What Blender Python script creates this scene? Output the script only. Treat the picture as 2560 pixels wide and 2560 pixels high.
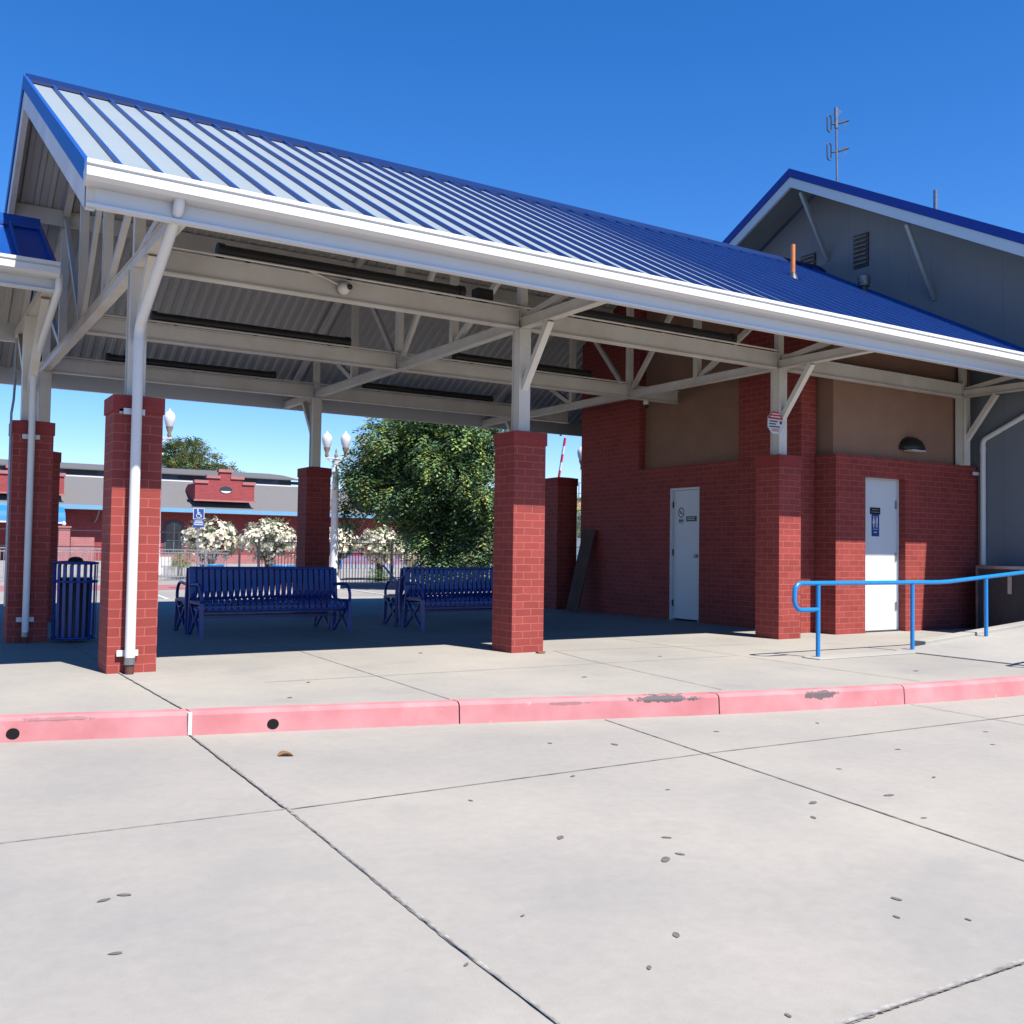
import bpy, bmesh, math, random
from mathutils import Vector, Matrix
random.seed(7)
R = math.radians
scene = bpy.context.scene
for o in list(bpy.data.objects): bpy.data.objects.remove(o)
COL = scene.collection

# ------------------------------------------------------------ camera
cam_d = bpy.data.cameras.new('camera'); cam = bpy.data.objects.new('camera', cam_d); COL.objects.link(cam)
CP = Vector((-1.5329, -8.7120, 1.08))
F = Vector((.53155089, .84617572, .03795134)); RT = Vector((.8463956, -.53235044, .01474751)); UP = Vector((-.0326824, -.0242828, .99917076))
m = Matrix((( RT.x, UP.x, -F.x, CP.x), (RT.y, UP.y, -F.y, CP.y), (RT.z, UP.z, -F.z, CP.z), (0, 0, 0, 1)))
cam.matrix_world = m
cam_d.sensor_width = 36; cam_d.lens = 34.627; cam_d.clip_start = .1; cam_d.clip_end = 3000
scene.camera = cam

# ------------------------------------------------------------ light
SUN_T = .19                                  # sun stands a little to the right of straight in front of the canopy
w = bpy.data.worlds.new('World'); scene.world = w; w.use_nodes = True
nt = w.node_tree; bg = nt.nodes['Background']
sky = nt.nodes.new('ShaderNodeTexSky'); sky.sky_type = 'NISHITA'; sky.sun_disc = False
sky.sun_elevation = R(54.6); sky.sun_rotation = R(180) - math.atan(SUN_T)
sky.air_density = 1.0; sky.dust_density = .05; sky.ozone_density = 4.0; sky.altitude = 60
hs = nt.nodes.new('ShaderNodeHueSaturation'); hs.inputs['Saturation'].default_value = 1.32; hs.inputs['Value'].default_value = .92
tint = nt.nodes.new('ShaderNodeMixRGB'); tint.blend_type = 'MULTIPLY'; tint.inputs[0].default_value = 1; tint.inputs[2].default_value = (.80, .81, 1, 1)
nt.links.new(sky.outputs[0], hs.inputs['Color']); nt.links.new(hs.outputs[0], tint.inputs[1]); nt.links.new(tint.outputs[0], bg.inputs['Color'])
bg.inputs['Strength'].default_value = .11
sd = bpy.data.lights.new('sun', 'SUN'); sd.energy = 5.0; sd.angle = R(.5); sd.color = (1, .95, .87)
sun = bpy.data.objects.new('sun', sd); COL.objects.link(sun)
sdir = Vector((SUN_T, -1, 0)).normalized() * math.cos(R(54.6)) + Vector((0, 0, math.sin(R(54.6))))
sun.rotation_euler = (-sdir).to_track_quat('-Z', 'Y').to_euler(); sun.location = (4, -20, 30)
scene.render.engine = 'CYCLES'
scene.view_settings.view_transform = 'Standard'; scene.view_settings.look = 'None'
scene.view_settings.exposure = .93; scene.view_settings.gamma = 1
scene.cycles.max_bounces = 7; scene.cycles.diffuse_bounces = 1
scene.render.resolution_x = 1024; scene.render.resolution_y = 1024

# ------------------------------------------------------------ materials
MAT = {}
def newmat(name, rough=.6, metallic=0, spec=.4):
    m = bpy.data.materials.new(name); m.use_nodes = True
    b = m.node_tree.nodes['Principled BSDF']
    b.inputs['Roughness'].default_value = rough; b.inputs['Metallic'].default_value = metallic
    b.inputs['Specular IOR Level'].default_value = spec
    MAT[name] = m
    return m, m.node_tree, b
def paint(name, col, rough=.5, var=.08, scale=3., metallic=0, spec=.4, bump=0., dirt=None):
    m, t, b = newmat(name, rough, metallic, spec)
    co = t.nodes.new('ShaderNodeTexCoord')
    n = t.nodes.new('ShaderNodeTexNoise'); n.inputs['Scale'].default_value = scale; n.inputs['Detail'].default_value = 6; n.inputs['Roughness'].default_value = .6
    t.links.new(co.outputs['Object'], n.inputs['Vector'])
    cr = t.nodes.new('ShaderNodeValToRGB')
    cr.color_ramp.elements[0].position = .3; cr.color_ramp.elements[1].position = .7
    lo = [max(0, c * (1 - var)) for c in col]; hi = [min(1, c * (1 + var)) for c in col]
    if dirt: lo = dirt
    cr.color_ramp.elements[0].color = (*lo, 1); cr.color_ramp.elements[1].color = (*hi, 1)
    t.links.new(n.outputs[0], cr.inputs[0]); t.links.new(cr.outputs[0], b.inputs['Base Color'])
    if bump:
        n2 = t.nodes.new('ShaderNodeTexNoise'); n2.inputs['Scale'].default_value = scale * 25
        t.links.new(co.outputs['Object'], n2.inputs['Vector'])
        bp = t.nodes.new('ShaderNodeBump'); bp.inputs['Strength'].default_value = bump; bp.inputs['Distance'].default_value = .01
        t.links.new(n2.outputs[0], bp.inputs['Height']); t.links.new(bp.outputs[0], b.inputs['Normal'])
    return m
def brickmat(name, c1, c2, mo, row=.0775, bw=.2, ms=.0055, bump=.35, off=(0, 0)):
    m, t, b = newmat(name, .75, 0, .25)
    co = t.nodes.new('ShaderNodeTexCoord'); mp = t.nodes.new('ShaderNodeMapping'); mp.inputs['Location'].default_value = (off[0], off[1], 0)
    t.links.new(co.outputs['UV'], mp.inputs['Vector'])
    br = t.nodes.new('ShaderNodeTexBrick'); br.inputs['Scale'].default_value = 1
    br.inputs['Brick Width'].default_value = bw; br.inputs['Row Height'].default_value = row; br.inputs['Mortar Size'].default_value = ms
    br.inputs['Mortar Smooth'].default_value = .3
    nd = t.nodes.new('ShaderNodeTexNoise'); nd.inputs['Scale'].default_value = 9
    t.links.new(co.outputs['UV'], nd.inputs['Vector'])
    ad = t.nodes.new('ShaderNodeMixRGB'); ad.blend_type = 'ADD'; ad.inputs[0].default_value = .012
    t.links.new(mp.outputs[0], ad.inputs[1]); t.links.new(nd.outputs['Color'], ad.inputs[2]); t.links.new(ad.outputs[0], br.inputs['Vector'])
    br.inputs['Color1'].default_value = (*c1, 1); br.inputs['Color2'].default_value = (*c2, 1); br.inputs['Mortar'].default_value = (*mo, 1)
    n = t.nodes.new('ShaderNodeTexNoise'); n.inputs['Scale'].default_value = 2.5; n.inputs['Detail'].default_value = 8
    t.links.new(co.outputs['Object'], n.inputs['Vector'])
    mr = t.nodes.new('ShaderNodeMapRange'); mr.inputs[3].default_value = .8; mr.inputs[4].default_value = 1.18
    t.links.new(n.outputs[0], mr.inputs[0])
    mx = t.nodes.new('ShaderNodeVectorMath'); mx.operation = 'SCALE'
    t.links.new(br.outputs['Color'], mx.inputs[0]); t.links.new(mr.outputs[0], mx.inputs['Scale']); t.links.new(mx.outputs[0], b.inputs['Base Color'])
    bp = t.nodes.new('ShaderNodeBump'); bp.inputs['Strength'].default_value = bump; bp.inputs['Distance'].default_value = .006; bp.invert = True
    t.links.new(br.outputs['Fac'], bp.inputs['Height']); t.links.new(bp.outputs[0], b.inputs['Normal'])
    return m
def concrete(name, col, spots=True, rough=.85):
    m, t, b = newmat(name, rough, 0, .2)
    co = t.nodes.new('ShaderNodeTexCoord')
    def noise(sc, det=8, ro=.6):
        n = t.nodes.new('ShaderNodeTexNoise'); n.inputs['Scale'].default_value = sc; n.inputs['Detail'].default_value = det; n.inputs['Roughness'].default_value = ro
        t.links.new(co.outputs['Object'], n.inputs['Vector']); return n
    a = noise(.45, 5); r1 = t.nodes.new('ShaderNodeValToRGB'); r1.color_ramp.elements[0].position = .3; r1.color_ramp.elements[1].position = .7
    r1.color_ramp.elements[0].color = (col[0] * .80, col[1] * .81, col[2] * .835, 1); r1.color_ramp.elements[1].color = (col[0] * 1.08, col[1] * 1.06, col[2] * 1.01, 1)
    t.links.new(a.outputs[0], r1.inputs[0])
    c = noise(14, 8, .75); mr = t.nodes.new('ShaderNodeMapRange'); mr.inputs[3].default_value = .84; mr.inputs[4].default_value = 1.14
    t.links.new(c.outputs[0], mr.inputs[0])
    sc = t.nodes.new('ShaderNodeVectorMath'); sc.operation = 'SCALE'; t.links.new(r1.outputs[0], sc.inputs[0]); t.links.new(mr.outputs[0], sc.inputs['Scale'])
    f = noise(160, 3, .7); mr2 = t.nodes.new('ShaderNodeMapRange'); mr2.inputs[3].default_value = .88; mr2.inputs[4].default_value = 1.1
    t.links.new(f.outputs[0], mr2.inputs[0])
    sc2 = t.nodes.new('ShaderNodeVectorMath'); sc2.operation = 'SCALE'; t.links.new(sc.outputs[0], sc2.inputs[0]); t.links.new(mr2.outputs[0], sc2.inputs['Scale'])
    # broad faint water and traffic stains
    d = noise(1.3, 6, .55); r3 = t.nodes.new('ShaderNodeValToRGB'); r3.color_ramp.elements[0].position = .56; r3.color_ramp.elements[1].position = .74
    r3.color_ramp.elements[0].color = (0, 0, 0, 1); r3.color_ramp.elements[1].color = (.55, .55, .55, 1); t.links.new(d.outputs[0], r3.inputs[0])
    mx = t.nodes.new('ShaderNodeMixRGB'); mx.inputs[2].default_value = (col[0] * .72, col[1] * .74, col[2] * .77, 1)
    t.links.new(r3.outputs[0], mx.inputs[0]); t.links.new(sc2.outputs[0], mx.inputs[1])
    last = mx
    if spots:
        v = t.nodes.new('ShaderNodeTexVoronoi'); v.inputs['Scale'].default_value = 2.4; v.inputs['Randomness'].default_value = 1
        wn = noise(9, 3); ad = t.nodes.new('ShaderNodeMixRGB'); ad.blend_type = 'ADD'; ad.inputs[0].default_value = .07
        t.links.new(co.outputs['Object'], ad.inputs[1]); t.links.new(wn.outputs['Color'], ad.inputs[2]); t.links.new(ad.outputs[0], v.inputs['Vector'])
        sx = t.nodes.new('ShaderNodeSeparateColor'); t.links.new(v.outputs['Color'], sx.inputs[0])
        rad = t.nodes.new('ShaderNodeMath'); rad.operation = 'MULTIPLY_ADD'; rad.inputs[1].default_value = .060; rad.inputs[2].default_value = -.026; t.links.new(sx.outputs[0], rad.inputs[0])
        lt = t.nodes.new('ShaderNodeMath'); lt.operation = 'LESS_THAN'; t.links.new(v.outputs['Distance'], lt.inputs[0]); t.links.new(rad.outputs[0], lt.inputs[1])
        st = t.nodes.new('ShaderNodeMath'); st.operation = 'MULTIPLY'; t.links.new(lt.outputs[0], st.inputs[0]); t.links.new(sx.outputs[1], st.inputs[1])
        mx2 = t.nodes.new('ShaderNodeMixRGB'); mx2.inputs[2].default_value = (.09, .085, .08, 1)
        t.links.new(st.outputs[0], mx2.inputs[0]); t.links.new(mx.outputs[0], mx2.inputs[1]); last = mx2
    t.links.new(last.outputs[0], b.inputs['Base Color'])
    bp = t.nodes.new('ShaderNodeBump'); bp.inputs['Strength'].default_value = .25; bp.inputs['Distance'].default_value = .004
    t.links.new(f.outputs[0], bp.inputs['Height']); t.links.new(bp.outputs[0], b.inputs['Normal'])
    return m
concrete('driveway_concrete', (.318, .300, .272))
concrete('sidewalk_concrete', (.318, .300, .272), True)
concrete('far_pavement', (.28, .265, .25), False)
concrete('ramp_concrete', (.35, .335, .31), False)
paint('joint_dark', (.16, .15, .14), .9, .3, 40)
paint('joint_pale', (.255, .245, .225), .9, .45, 25)
paint('caulk_white', (.5, .49, .46), .8, .15, 40)
paint('spot_dark', (.12, .11, .10), .9, .2, 40)
paint('scuff', (.10, .10, .11), .9, .5, 30)
brickmat('red_brick', (.265, .048, .040), (.215, .038, .032), (.34, .098, .082), ms=.0045)
brickmat('red_brick_cap', (.25, .037, .034), (.22, .033, .031), (.26, .042, .038), bump=.1)
brickmat('station_brick', (.24, .042, .046), (.20, .034, .038), (.28, .07, .07), row=.1, bw=.3, ms=.012, bump=.1)
brickmat('pink_brick', (.30, .115, .115), (.27, .10, .10), (.36, .17, .165), row=.1, bw=.3, ms=.012, bump=.1)
paint('white_steel', (.63, .59, .53), .45, .04, 2.5, dirt=(.54, .49, .425))
paint('white_gutter', (.60, .60, .60), .4, .03, 2.5)
paint('white_door', (.60, .62, .65), .45, .02, 1.5)
paint('deck_grey', (.52, .49, .45), .55, .06, 1.2)
paint('roof_pan_glare', (.225, .265, .28), .45, .05, .8, spec=.5)  # pale tone is sky glare on blue metal, baked into the pan colour
paint('roof_seam', (.004, .055, .26), .4, .1, 2, spec=.4)
paint('ridge_blue', (.003, .018, .085), .5, .1, 2, spec=.2)
paint('blue_flashing', (.01, .07, .30), .4, .06, 2, spec=.4)
paint('hall_flashing', (.006, .03, .22), .5, .06, 2, spec=.3)
paint('hall_white', (.52, .53, .55), .6, .04, 2)
paint('hall_trim_shade', (.34, .43, .52), .6, .04, 2)  # white rake board, blue sky shade painted into its colour
paint('strut_shade', (.19, .23, .27), .7, .05, 3)  # white gable struts with the dim bluish shade mixed into the base colour
paint('stucco_tan', (.26, .145, .098), .9, .08, 3, bump=.2)
paint('rail_blue', (.006, .17, .46), .3, .08, 12, spec=.5)
paint('bench_blue', (.002, .032, .20), .35, .12, 10, spec=.5)
paint('black_metal', (.015, .014, .013), .5, .2, 10)
paint('dark_metal', (.035, .035, .04), .45, .2, 10)
paint('grey_metal', (.33, .34, .35), .4, .15, 10, metallic=.7)
paint('rusty_grey', (.20, .17, .14), .7, .3, 20)
paint('copper', (.50, .17, .06), .5, .15, 8, metallic=.2)
paint('galv', (.25, .26, .28), .35, .2, 14, metallic=.8)
paint('sign_blue', (.01, .05, .22), .5, .03, 3)
paint('sign_white', (.5, .51, .53), .5, .03, 3)
paint('sign_red', (.42, .015, .02), .5, .05, 3)
paint('sign_black', (.01, .012, .015), .4, .05, 3)
paint('brown_foot', (.09, .035, .025), .6, .2, 10)
paint('glass_dark', (.012, .018, .026), .12, .1, 2, spec=.7)
paint('globe', (.55, .55, .58), .3, .03, 3, spec=.5)
paint('lamp_bronze', (.22, .15, .12), .5, .1, 8)
paint('grey_shingle', (.125, .12, .122), .9, .10, 9, bump=.15)
paint('grey_shingle_dark', (.10, .098, .102), .9, .08, 6)
paint('clerestory', (.045, .06, .09), .6, .3, 1.5)
paint('eave_blue', (.12, .27, .42), .5, .05, 3)
paint('awning_blue', (.008, .14, .36), .6, .06, 2)
paint('tan_wall', (.33, .2, .14), .9, .05, 3)
paint('teal_wall', (.12, .15, .17), .8, .1, 1)
paint('iron', (.03, .03, .035), .5, .1, 10)
paint('dark_board', (.085, .045, .035), .9, .2, 4)
paint('void_black', (.003, .003, .003), .95, .1, 4)
paint('bark', (.10, .075, .055), .9, .3, 12)
def leafmat(name, col, var=.45):
    m, t, b = newmat(name, .6, 0, .25)
    ob = t.nodes.new('ShaderNodeNewGeometry'); mr = t.nodes.new('ShaderNodeMapRange'); mr.inputs[3].default_value = 1 - var; mr.inputs[4].default_value = 1 + var
    t.links.new(ob.outputs['Random Per Island'], mr.inputs[0])
    sc = t.nodes.new('ShaderNodeVectorMath'); sc.operation = 'SCALE'; sc.inputs[0].default_value = col
    t.links.new(mr.outputs[0], sc.inputs['Scale']); t.links.new(sc.outputs[0], b.inputs['Base Color'])
    tr = t.nodes.new('ShaderNodeBsdfTranslucent'); t.links.new(sc.outputs[0], tr.inputs['Color'])
    mx = t.nodes.new('ShaderNodeMixShader'); mx.inputs[0].default_value = .25
    t.links.new(b.outputs[0], mx.inputs[1]); t.links.new(tr.outputs[0], mx.inputs[2]); t.links.new(mx.outputs[0], t.nodes['Material Output'].inputs['Surface'])
    return m
leafmat('leaf_green', (.105, .19, .085)); leafmat('leaf_light', (.22, .30, .07)); leafmat('leaf_olive', (.14, .155, .055))
leafmat('leaf_dark', (.028, .055, .022)); leafmat('leaf_gold', (.26, .22, .07)); leafmat('petal', (.70, .64, .50), .16)
leafmat('dry_leaf', (.20, .12, .06), .2)
# siding: vertical grooves
m, t, b = newmat('siding', .8, 0, .2)
co = t.nodes.new('ShaderNodeTexCoord'); wv = t.nodes.new('ShaderNodeTexWave'); wv.bands_direction = 'X'; wv.inputs['Scale'].default_value = .78; wv.inputs['Distortion'].default_value = 0
t.links.new(co.outputs['UV'], wv.inputs['Vector'])
cr = t.nodes.new('ShaderNodeValToRGB'); cr.color_ramp.elements[0].position = .0; cr.color_ramp.elements[1].position = .02
cr.color_ramp.elements[0].color = (.155, .175, .20, 1); cr.color_ramp.elements[1].color = (.17, .19, .215, 1)
t.links.new(wv.outputs[0], cr.inputs[0]); t.links.new(cr.outputs[0], b.inputs['Base Color'])
# red painted kerb with wear and tyre scuffs
m, t, b = newmat('kerb_red', .8, 0, .25)
co = t.nodes.new('ShaderNodeTexCoord'); sp = t.nodes.new('ShaderNodeSeparateXYZ'); t.links.new(co.outputs['Object'], sp.inputs[0])
n = t.nodes.new('ShaderNodeTexNoise'); n.inputs['Scale'].default_value = 3; n.inputs['Detail'].default_value = 9; t.links.new(co.outputs['Object'], n.inputs['Vector'])
cr = t.nodes.new('ShaderNodeValToRGB'); cr.color_ramp.elements[0].position = .3; cr.color_ramp.elements[1].position = .72
cr.color_ramp.elements[0].color = (.40, .14, .15, 1); cr.color_ramp.elements[1].color = (.50, .235, .24, 1); t.links.new(n.outputs[0], cr.inputs[0])
n2 = t.nodes.new('ShaderNodeTexNoise'); n2.inputs['Scale'].default_value = 16; n2.inputs['Detail'].default_value = 10; n2.inputs['Roughness'].default_value = .7; t.links.new(co.outputs['Object'], n2.inputs['Vector'])
cr2 = t.nodes.new('ShaderNodeValToRGB'); cr2.color_ramp.elements[0].position = .63; cr2.color_ramp.elements[1].position = .70; t.links.new(n2.outputs[0], cr2.inputs[0])
mx = t.nodes.new('ShaderNodeMixRGB'); mx.inputs[2].default_value = (.52, .40, .37, 1)
sm = t.nodes.new('ShaderNodeMath'); sm.operation = 'MULTIPLY'; sm.inputs[1].default_value = .6; t.links.new(cr2.outputs[0], sm.inputs[0])
t.links.new(sm.outputs[0], mx.inputs[0]); t.links.new(cr.outputs[0], mx.inputs[1])
last = mx.outputs[0]
for (xa, xb, zc, wz, amt) in ((3.02, 3.80, -.02, .035, .95), (4.55, 4.98, -.035, .05, .9), (2.45, 2.9, -.03, .02, .45), (-.95, -.3, -.018, .018, .5)):
    def mth(op, a, bv):
        q = t.nodes.new('ShaderNodeMath'); q.operation = op
        for i, s in enumerate((a, bv)):
            if isinstance(s, (int, float)): q.inputs[i].default_value = s
            else: t.links.new(s, q.inputs[i])
        return q.outputs[0]
    dx = mth('ABSOLUTE', mth('SUBTRACT', sp.outputs[0], (xa + xb) / 2), 0)
    dx = mth('DIVIDE', dx, (xb - xa) / 2)
    dz = mth('DIVIDE', mth('ABSOLUTE', mth('SUBTRACT', sp.outputs[2], zc), 0), wz)
    dd = mth('ADD', mth('ADD', mth('POWER', dx, 2), mth('POWER', dz, 2)), mth('MULTIPLY', n2.outputs[0], 2.6))
    k = mth('LESS_THAN', dd, 1.75); k = mth('MULTIPLY', k, amt)
    m3 = t.nodes.new('ShaderNodeMixRGB'); m3.inputs[2].default_value = (.09, .085, .09, 1); t.links.new(k, m3.inputs[0]); t.links.new(last, m3.inputs[1]); last = m3.outputs[0]
t.links.new(last, b.inputs['Base Color'])

# ------------------------------------------------------------ mesh helpers
class MB:
    def __init__(s): s.v = []; s.f = []; s.mi = []; s.sm = []
    def face(s, idx, mi=0, sm=False): s.f.append(tuple(idx)); s.mi.append(mi); s.sm.append(sm)
    def quad(s, a, b, c, d, mi=0): n = len(s.v); s.v += [a, b, c, d]; s.face((n, n + 1, n + 2, n + 3), mi)
    def hexa(s, p, mi=0):           # p: 4 bottom, 4 top points
        n = len(s.v); s.v += [tuple(q) for q in p]
        for q in ((3, 2, 1, 0), (4, 5, 6, 7), (0, 1, 5, 4), (1, 2, 6, 5), (2, 3, 7, 6), (3, 0, 4, 7)): s.face([n + i for i in q], mi)
        return s
    def box(s, x0, x1, y0, y1, z0, z1, mi=0):
        return s.hexa([(x0, y0, z0), (x1, y0, z0), (x1, y1, z0), (x0, y1, z0), (x0, y0, z1), (x1, y0, z1), (x1, y1, z1), (x0, y1, z1)], mi)
    def beam(s, a, b, w, h, mi=0, up=(0, 0, 1)):
        a = Vector(a); b = Vector(b); d = (b - a).normalized(); u = Vector(up)
        if abs(d.dot(u)) > .95: u = Vector((0, 1, 0))
        r = d.cross(u).normalized(); u = r.cross(d).normalized(); r = r * w / 2; u = u * h / 2
        s.hexa([a - r - u, a + r - u, a + r + u, a - r + u, b - r - u, b + r - u, b + r + u, b - r + u], mi); return s
    def tube(s, pts, r, n=10, mi=0, closed=False, caps=True):
        pts = [Vector(p) for p in pts]; base = len(s.v); N = len(pts); rr = r if isinstance(r, (list, tuple)) else [r] * N
        prev = None
        for i, p in enumerate(pts):
            if closed: d = (pts[(i + 1) % N] - pts[i - 1])
            else: d = pts[min(i + 1, N - 1)] - pts[max(i - 1, 0)]
            d.normalize()
            u = prev if prev is not None else (Vector((0, 0, 1)) if abs(d.z) < .9 else Vector((0, 1, 0)))
            x = d.cross(u)
            if x.length < 1e-5: x = d.cross(Vector((1, 0, 0)))
            x.normalize(); y = x.cross(d).normalized(); prev = y
            for k in range(n):
                a = 2 * math.pi * k / n; s.v.append(tuple(p + (x * math.cos(a) + y * math.sin(a)) * rr[i]))
        for i in range(N if closed else N - 1):
            j = (i + 1) % N
            for k in range(n):
                k2 = (k + 1) % n; s.face((base + i * n + k, base + j * n + k, base + j * n + k2, base + i * n + k2), mi, True)
        if caps and not closed:
            for st_, rev in ((base, False), (base + (N - 1) * n, True)):
                c0 = len(s.v); s.v += [s.v[st_ + k] for k in range(n)]; L = [c0 + k for k in range(n)]; s.face(L[::-1] if rev else L, mi)
        return s
    def lathe(s, cx, cy, prof, n=20, mi=0):
        base = len(s.v)
        for (r, z) in prof:
            for k in range(n): a = 2 * math.pi * k / n; s.v.append((cx + r * math.cos(a), cy + r * math.sin(a), z))
        for i in range(len(prof) - 1):
            for k in range(n):
                k2 = (k + 1) % n; s.face((base + i * n + k, base + i * n + k2, base + (i + 1) * n + k2, base + (i + 1) * n + k), mi, True)
        for st_, rev in ((base, True), (base + (len(prof) - 1) * n, False)):
            c0 = len(s.v); s.v += [s.v[st_ + k] for k in range(n)]; L = [c0 + k for k in range(n)]; s.face(L[::-1] if rev else L, mi)
        return s
    def poly(s, outline, d, mi=0):          # planar outline (3-D points) thickened by vector d
        d = Vector(d); n = len(s.v); N = len(outline)
        s.v += [tuple(p) for p in outline] + [tuple(Vector(p) + d) for p in outline]
        s.face(range(n, n + N), mi); s.face([n + N + i for i in reversed(range(N))], mi)
        for i in range(N): j = (i + 1) % N; s.face((n + j, n + i, n + N + i, n + N + j), mi)
        return s
    def prism_x(s, prof, x0, x1, mi=0, segs=1):     # closed (y,z) profile swept along X
        return s.poly([(x0, y, z) for y, z in prof], (x1 - x0, 0, 0), mi)
    def build(s, name, mats, parent=None, org=None, bevel=0):
        if not isinstance(mats, (list, tuple)): mats = [mats]
        o0 = Vector(org) if org is not None else (Vector(parent.get('_o', (0, 0, 0))) if parent else Vector((0, 0, 0)))
        me = bpy.data.meshes.new(name); me.from_pydata([tuple(Vector(p) - o0) for p in s.v], [], s.f)
        for mm in mats: me.materials.append(MAT[mm])
        me.polygons.foreach_set('material_index', s.mi); me.polygons.foreach_set('use_smooth', s.sm)
        bm = bmesh.new(); bm.from_mesh(me); bmesh.ops.recalc_face_normals(bm, faces=bm.faces); bm.to_mesh(me); bm.free()
        uv = me.uv_layers.new(name='UVMap')
        for p in me.polygons:
            nn = p.normal; ax = max(range(3), key=lambda i: abs(nn[i]))
            for li in p.loop_indices:
                c = me.vertices[me.loops[li].vertex_index].co
                uv.data[li].uv = (c.y, c.z) if ax == 0 else ((c.x, c.z) if ax == 1 else (c.x, c.y))
        me.update()
        ob = bpy.data.objects.new(name, me); COL.objects.link(ob)
        if parent: ob.parent = parent; ob['_o'] = list(o0)
        elif org is not None: ob.location = o0
        if not parent: ob['_o'] = list(o0)
        if bevel:
            bv = ob.modifiers.new('bevel', 'BEVEL'); bv.width = bevel; bv.segments = 2; bv.limit_method = 'ANGLE'
        return ob
def thing(name, label, cat, loc=(0, 0, 0), group=None):
    o = bpy.data.objects.new(name, None); COL.objects.link(o); o.location = loc; o['_o'] = list(loc); o.empty_display_size = .2
    o['label'] = label; o['category'] = cat
    if group: o['group'] = group
    return o
def tag(o, label, cat, group=None):
    o['label'] = label; o['category'] = cat
    if group: o['group'] = group
    return o
def struct(o): o['kind'] = 'structure'; return o
def copy_tree(o, parent=None):
    kids = [c for c in bpy.data.objects if c.parent == o]
    c = o.copy(); COL.objects.link(c)
    if parent: c.parent = parent
    for k in kids: copy_tree(k, c)
    return c

# ------------------------------------------------------------ ground, driveway, kerb, sidewalk
ZD = -.15
g = MB(); g.quad((-1500, -400, ZD - .004), (1500, -400, ZD - .004), (1500, 2500, ZD - .004), (-1500, 2500, ZD - .004)); struct(g.build('ground', 'far_pavement'))
KB = [(-30, 3.6), (-14, .9), (-8, -.45), (-4, -1.33), (-2.2, -1.68), (-.935, -1.91), (.136, -2.20), (1.876, -2.63), (3.85, -3.19), (5.6, -3.53), (7.03, -3.685), (8.5, -3.80), (10.5, -3.92), (14, -4.05), (40, -4.3)]
def smooth(P, k=6):
    out = []
    for i in range(len(P) - 1):
        p0 = P[max(i - 1, 0)]; p1 = P[i]; p2 = P[i + 1]; p3 = P[min(i + 2, len(P) - 1)]
        for j in range(k):
            t = j / k; t2 = t * t; t3 = t2 * t
            out.append(tuple(.5 * ((2 * p1[a]) + (-p0[a] + p2[a]) * t + (2 * p0[a] - 5 * p1[a] + 4 * p2[a] - p3[a]) * t2 + (-p0[a] + 3 * p1[a] - 3 * p2[a] + p3[a]) * t3) for a in (0, 1)))
    out.append(P[-1]); return out
K = smooth(KB)
def kerb_y(x):
    for a, b in zip(K, K[1:]):
        if a[0] <= x <= b[0]: return a[1] + (b[1] - a[1]) * (x - a[0]) / (b[0] - a[0])
    return K[-1][1]
d = MB()                                                   # driveway slab sheet in front of the kerb
n0 = len(K)
for a, b in zip(K, K[1:]): d.quad((a[0], -120, ZD), (b[0], -120, ZD), (b[0], b[1] + .05, ZD), (a[0], a[1] + .05, ZD))
struct(d.build('driveway', 'driveway_concrete'))
s = MB()                                                   # sidewalk slab
for a, b in zip(K, K[1:]):
    ya, yb = a[1] + .14, b[1] + .14
    s.hexa([(a[0], ya, ZD - .05), (b[0], yb, ZD - .05), (b[0], 11.5, ZD - .05), (a[0], 11.5, ZD - .05), (a[0], ya, 0), (b[0], yb, 0), (b[0], 11.5, 0), (a[0], 11.5, 0)])
struct(s.build('sidewalk', 'sidewalk_concrete'))
kb = MB(); cuts = [-30, -13.5, -9.6, -5.7, -1.8, .13, 1.88, 3.83, 5.58, 7.4, 9.4, 11.4, 13.4, 40]
prof = [(0, ZD - .04), (.012, -.022), (.022, -.006), (.04, .003), (.125, .004), (.138, -.002), (.138, ZD - .04)]
for c0, c1 in zip(cuts, cuts[1:]):
    xs = [c0 + .005] + [p[0] for p in K if c0 + .03 < p[0] < c1 - .03] + [c1 - .005]
    base = len(kb.v)
    for x in xs:
        y = kerb_y(x)
        for (dy, z) in prof: kb.v.append((x, y + dy, z))
    L = len(prof)
    for i in range(len(xs) - 1):
        for j in range(L):
            j2 = (j + 1) % L; kb.face((base + i * L + j, base + (i + 1) * L + j, base + (i + 1) * L + j2, base + i * L + j2))
    kb.face([base + j for j in range(L)]); kb.face([base + (len(xs) - 1) * L + j for j in reversed(range(L))])
struct(kb.build('kerb', 'kerb_red'))
def disc_hole(x, nm):
    y = kerb_y(x); t0 = math.atan2(kerb_y(x + .1) - kerb_y(x - .1), .2); h = MB()
    nrm = Vector((math.sin(t0), -math.cos(t0), 0)); tg = Vector((math.cos(t0), math.sin(t0), 0)); c = Vector((x, y + .006, -.098))
    ring = [c + tg * math.cos(a) * .038 + Vector((0, 0, 1)) * math.sin(a) * .034 for a in [2 * math.pi * k / 18 for k in range(18)]]
    h.poly([p + nrm * .004 for p in ring], -nrm * .03)
    return h.build(nm, 'void_black')
struct(disc_hole(-.867, 'drain_outlet')); struct(disc_hole(.64, 'drain_outlet'))
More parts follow.
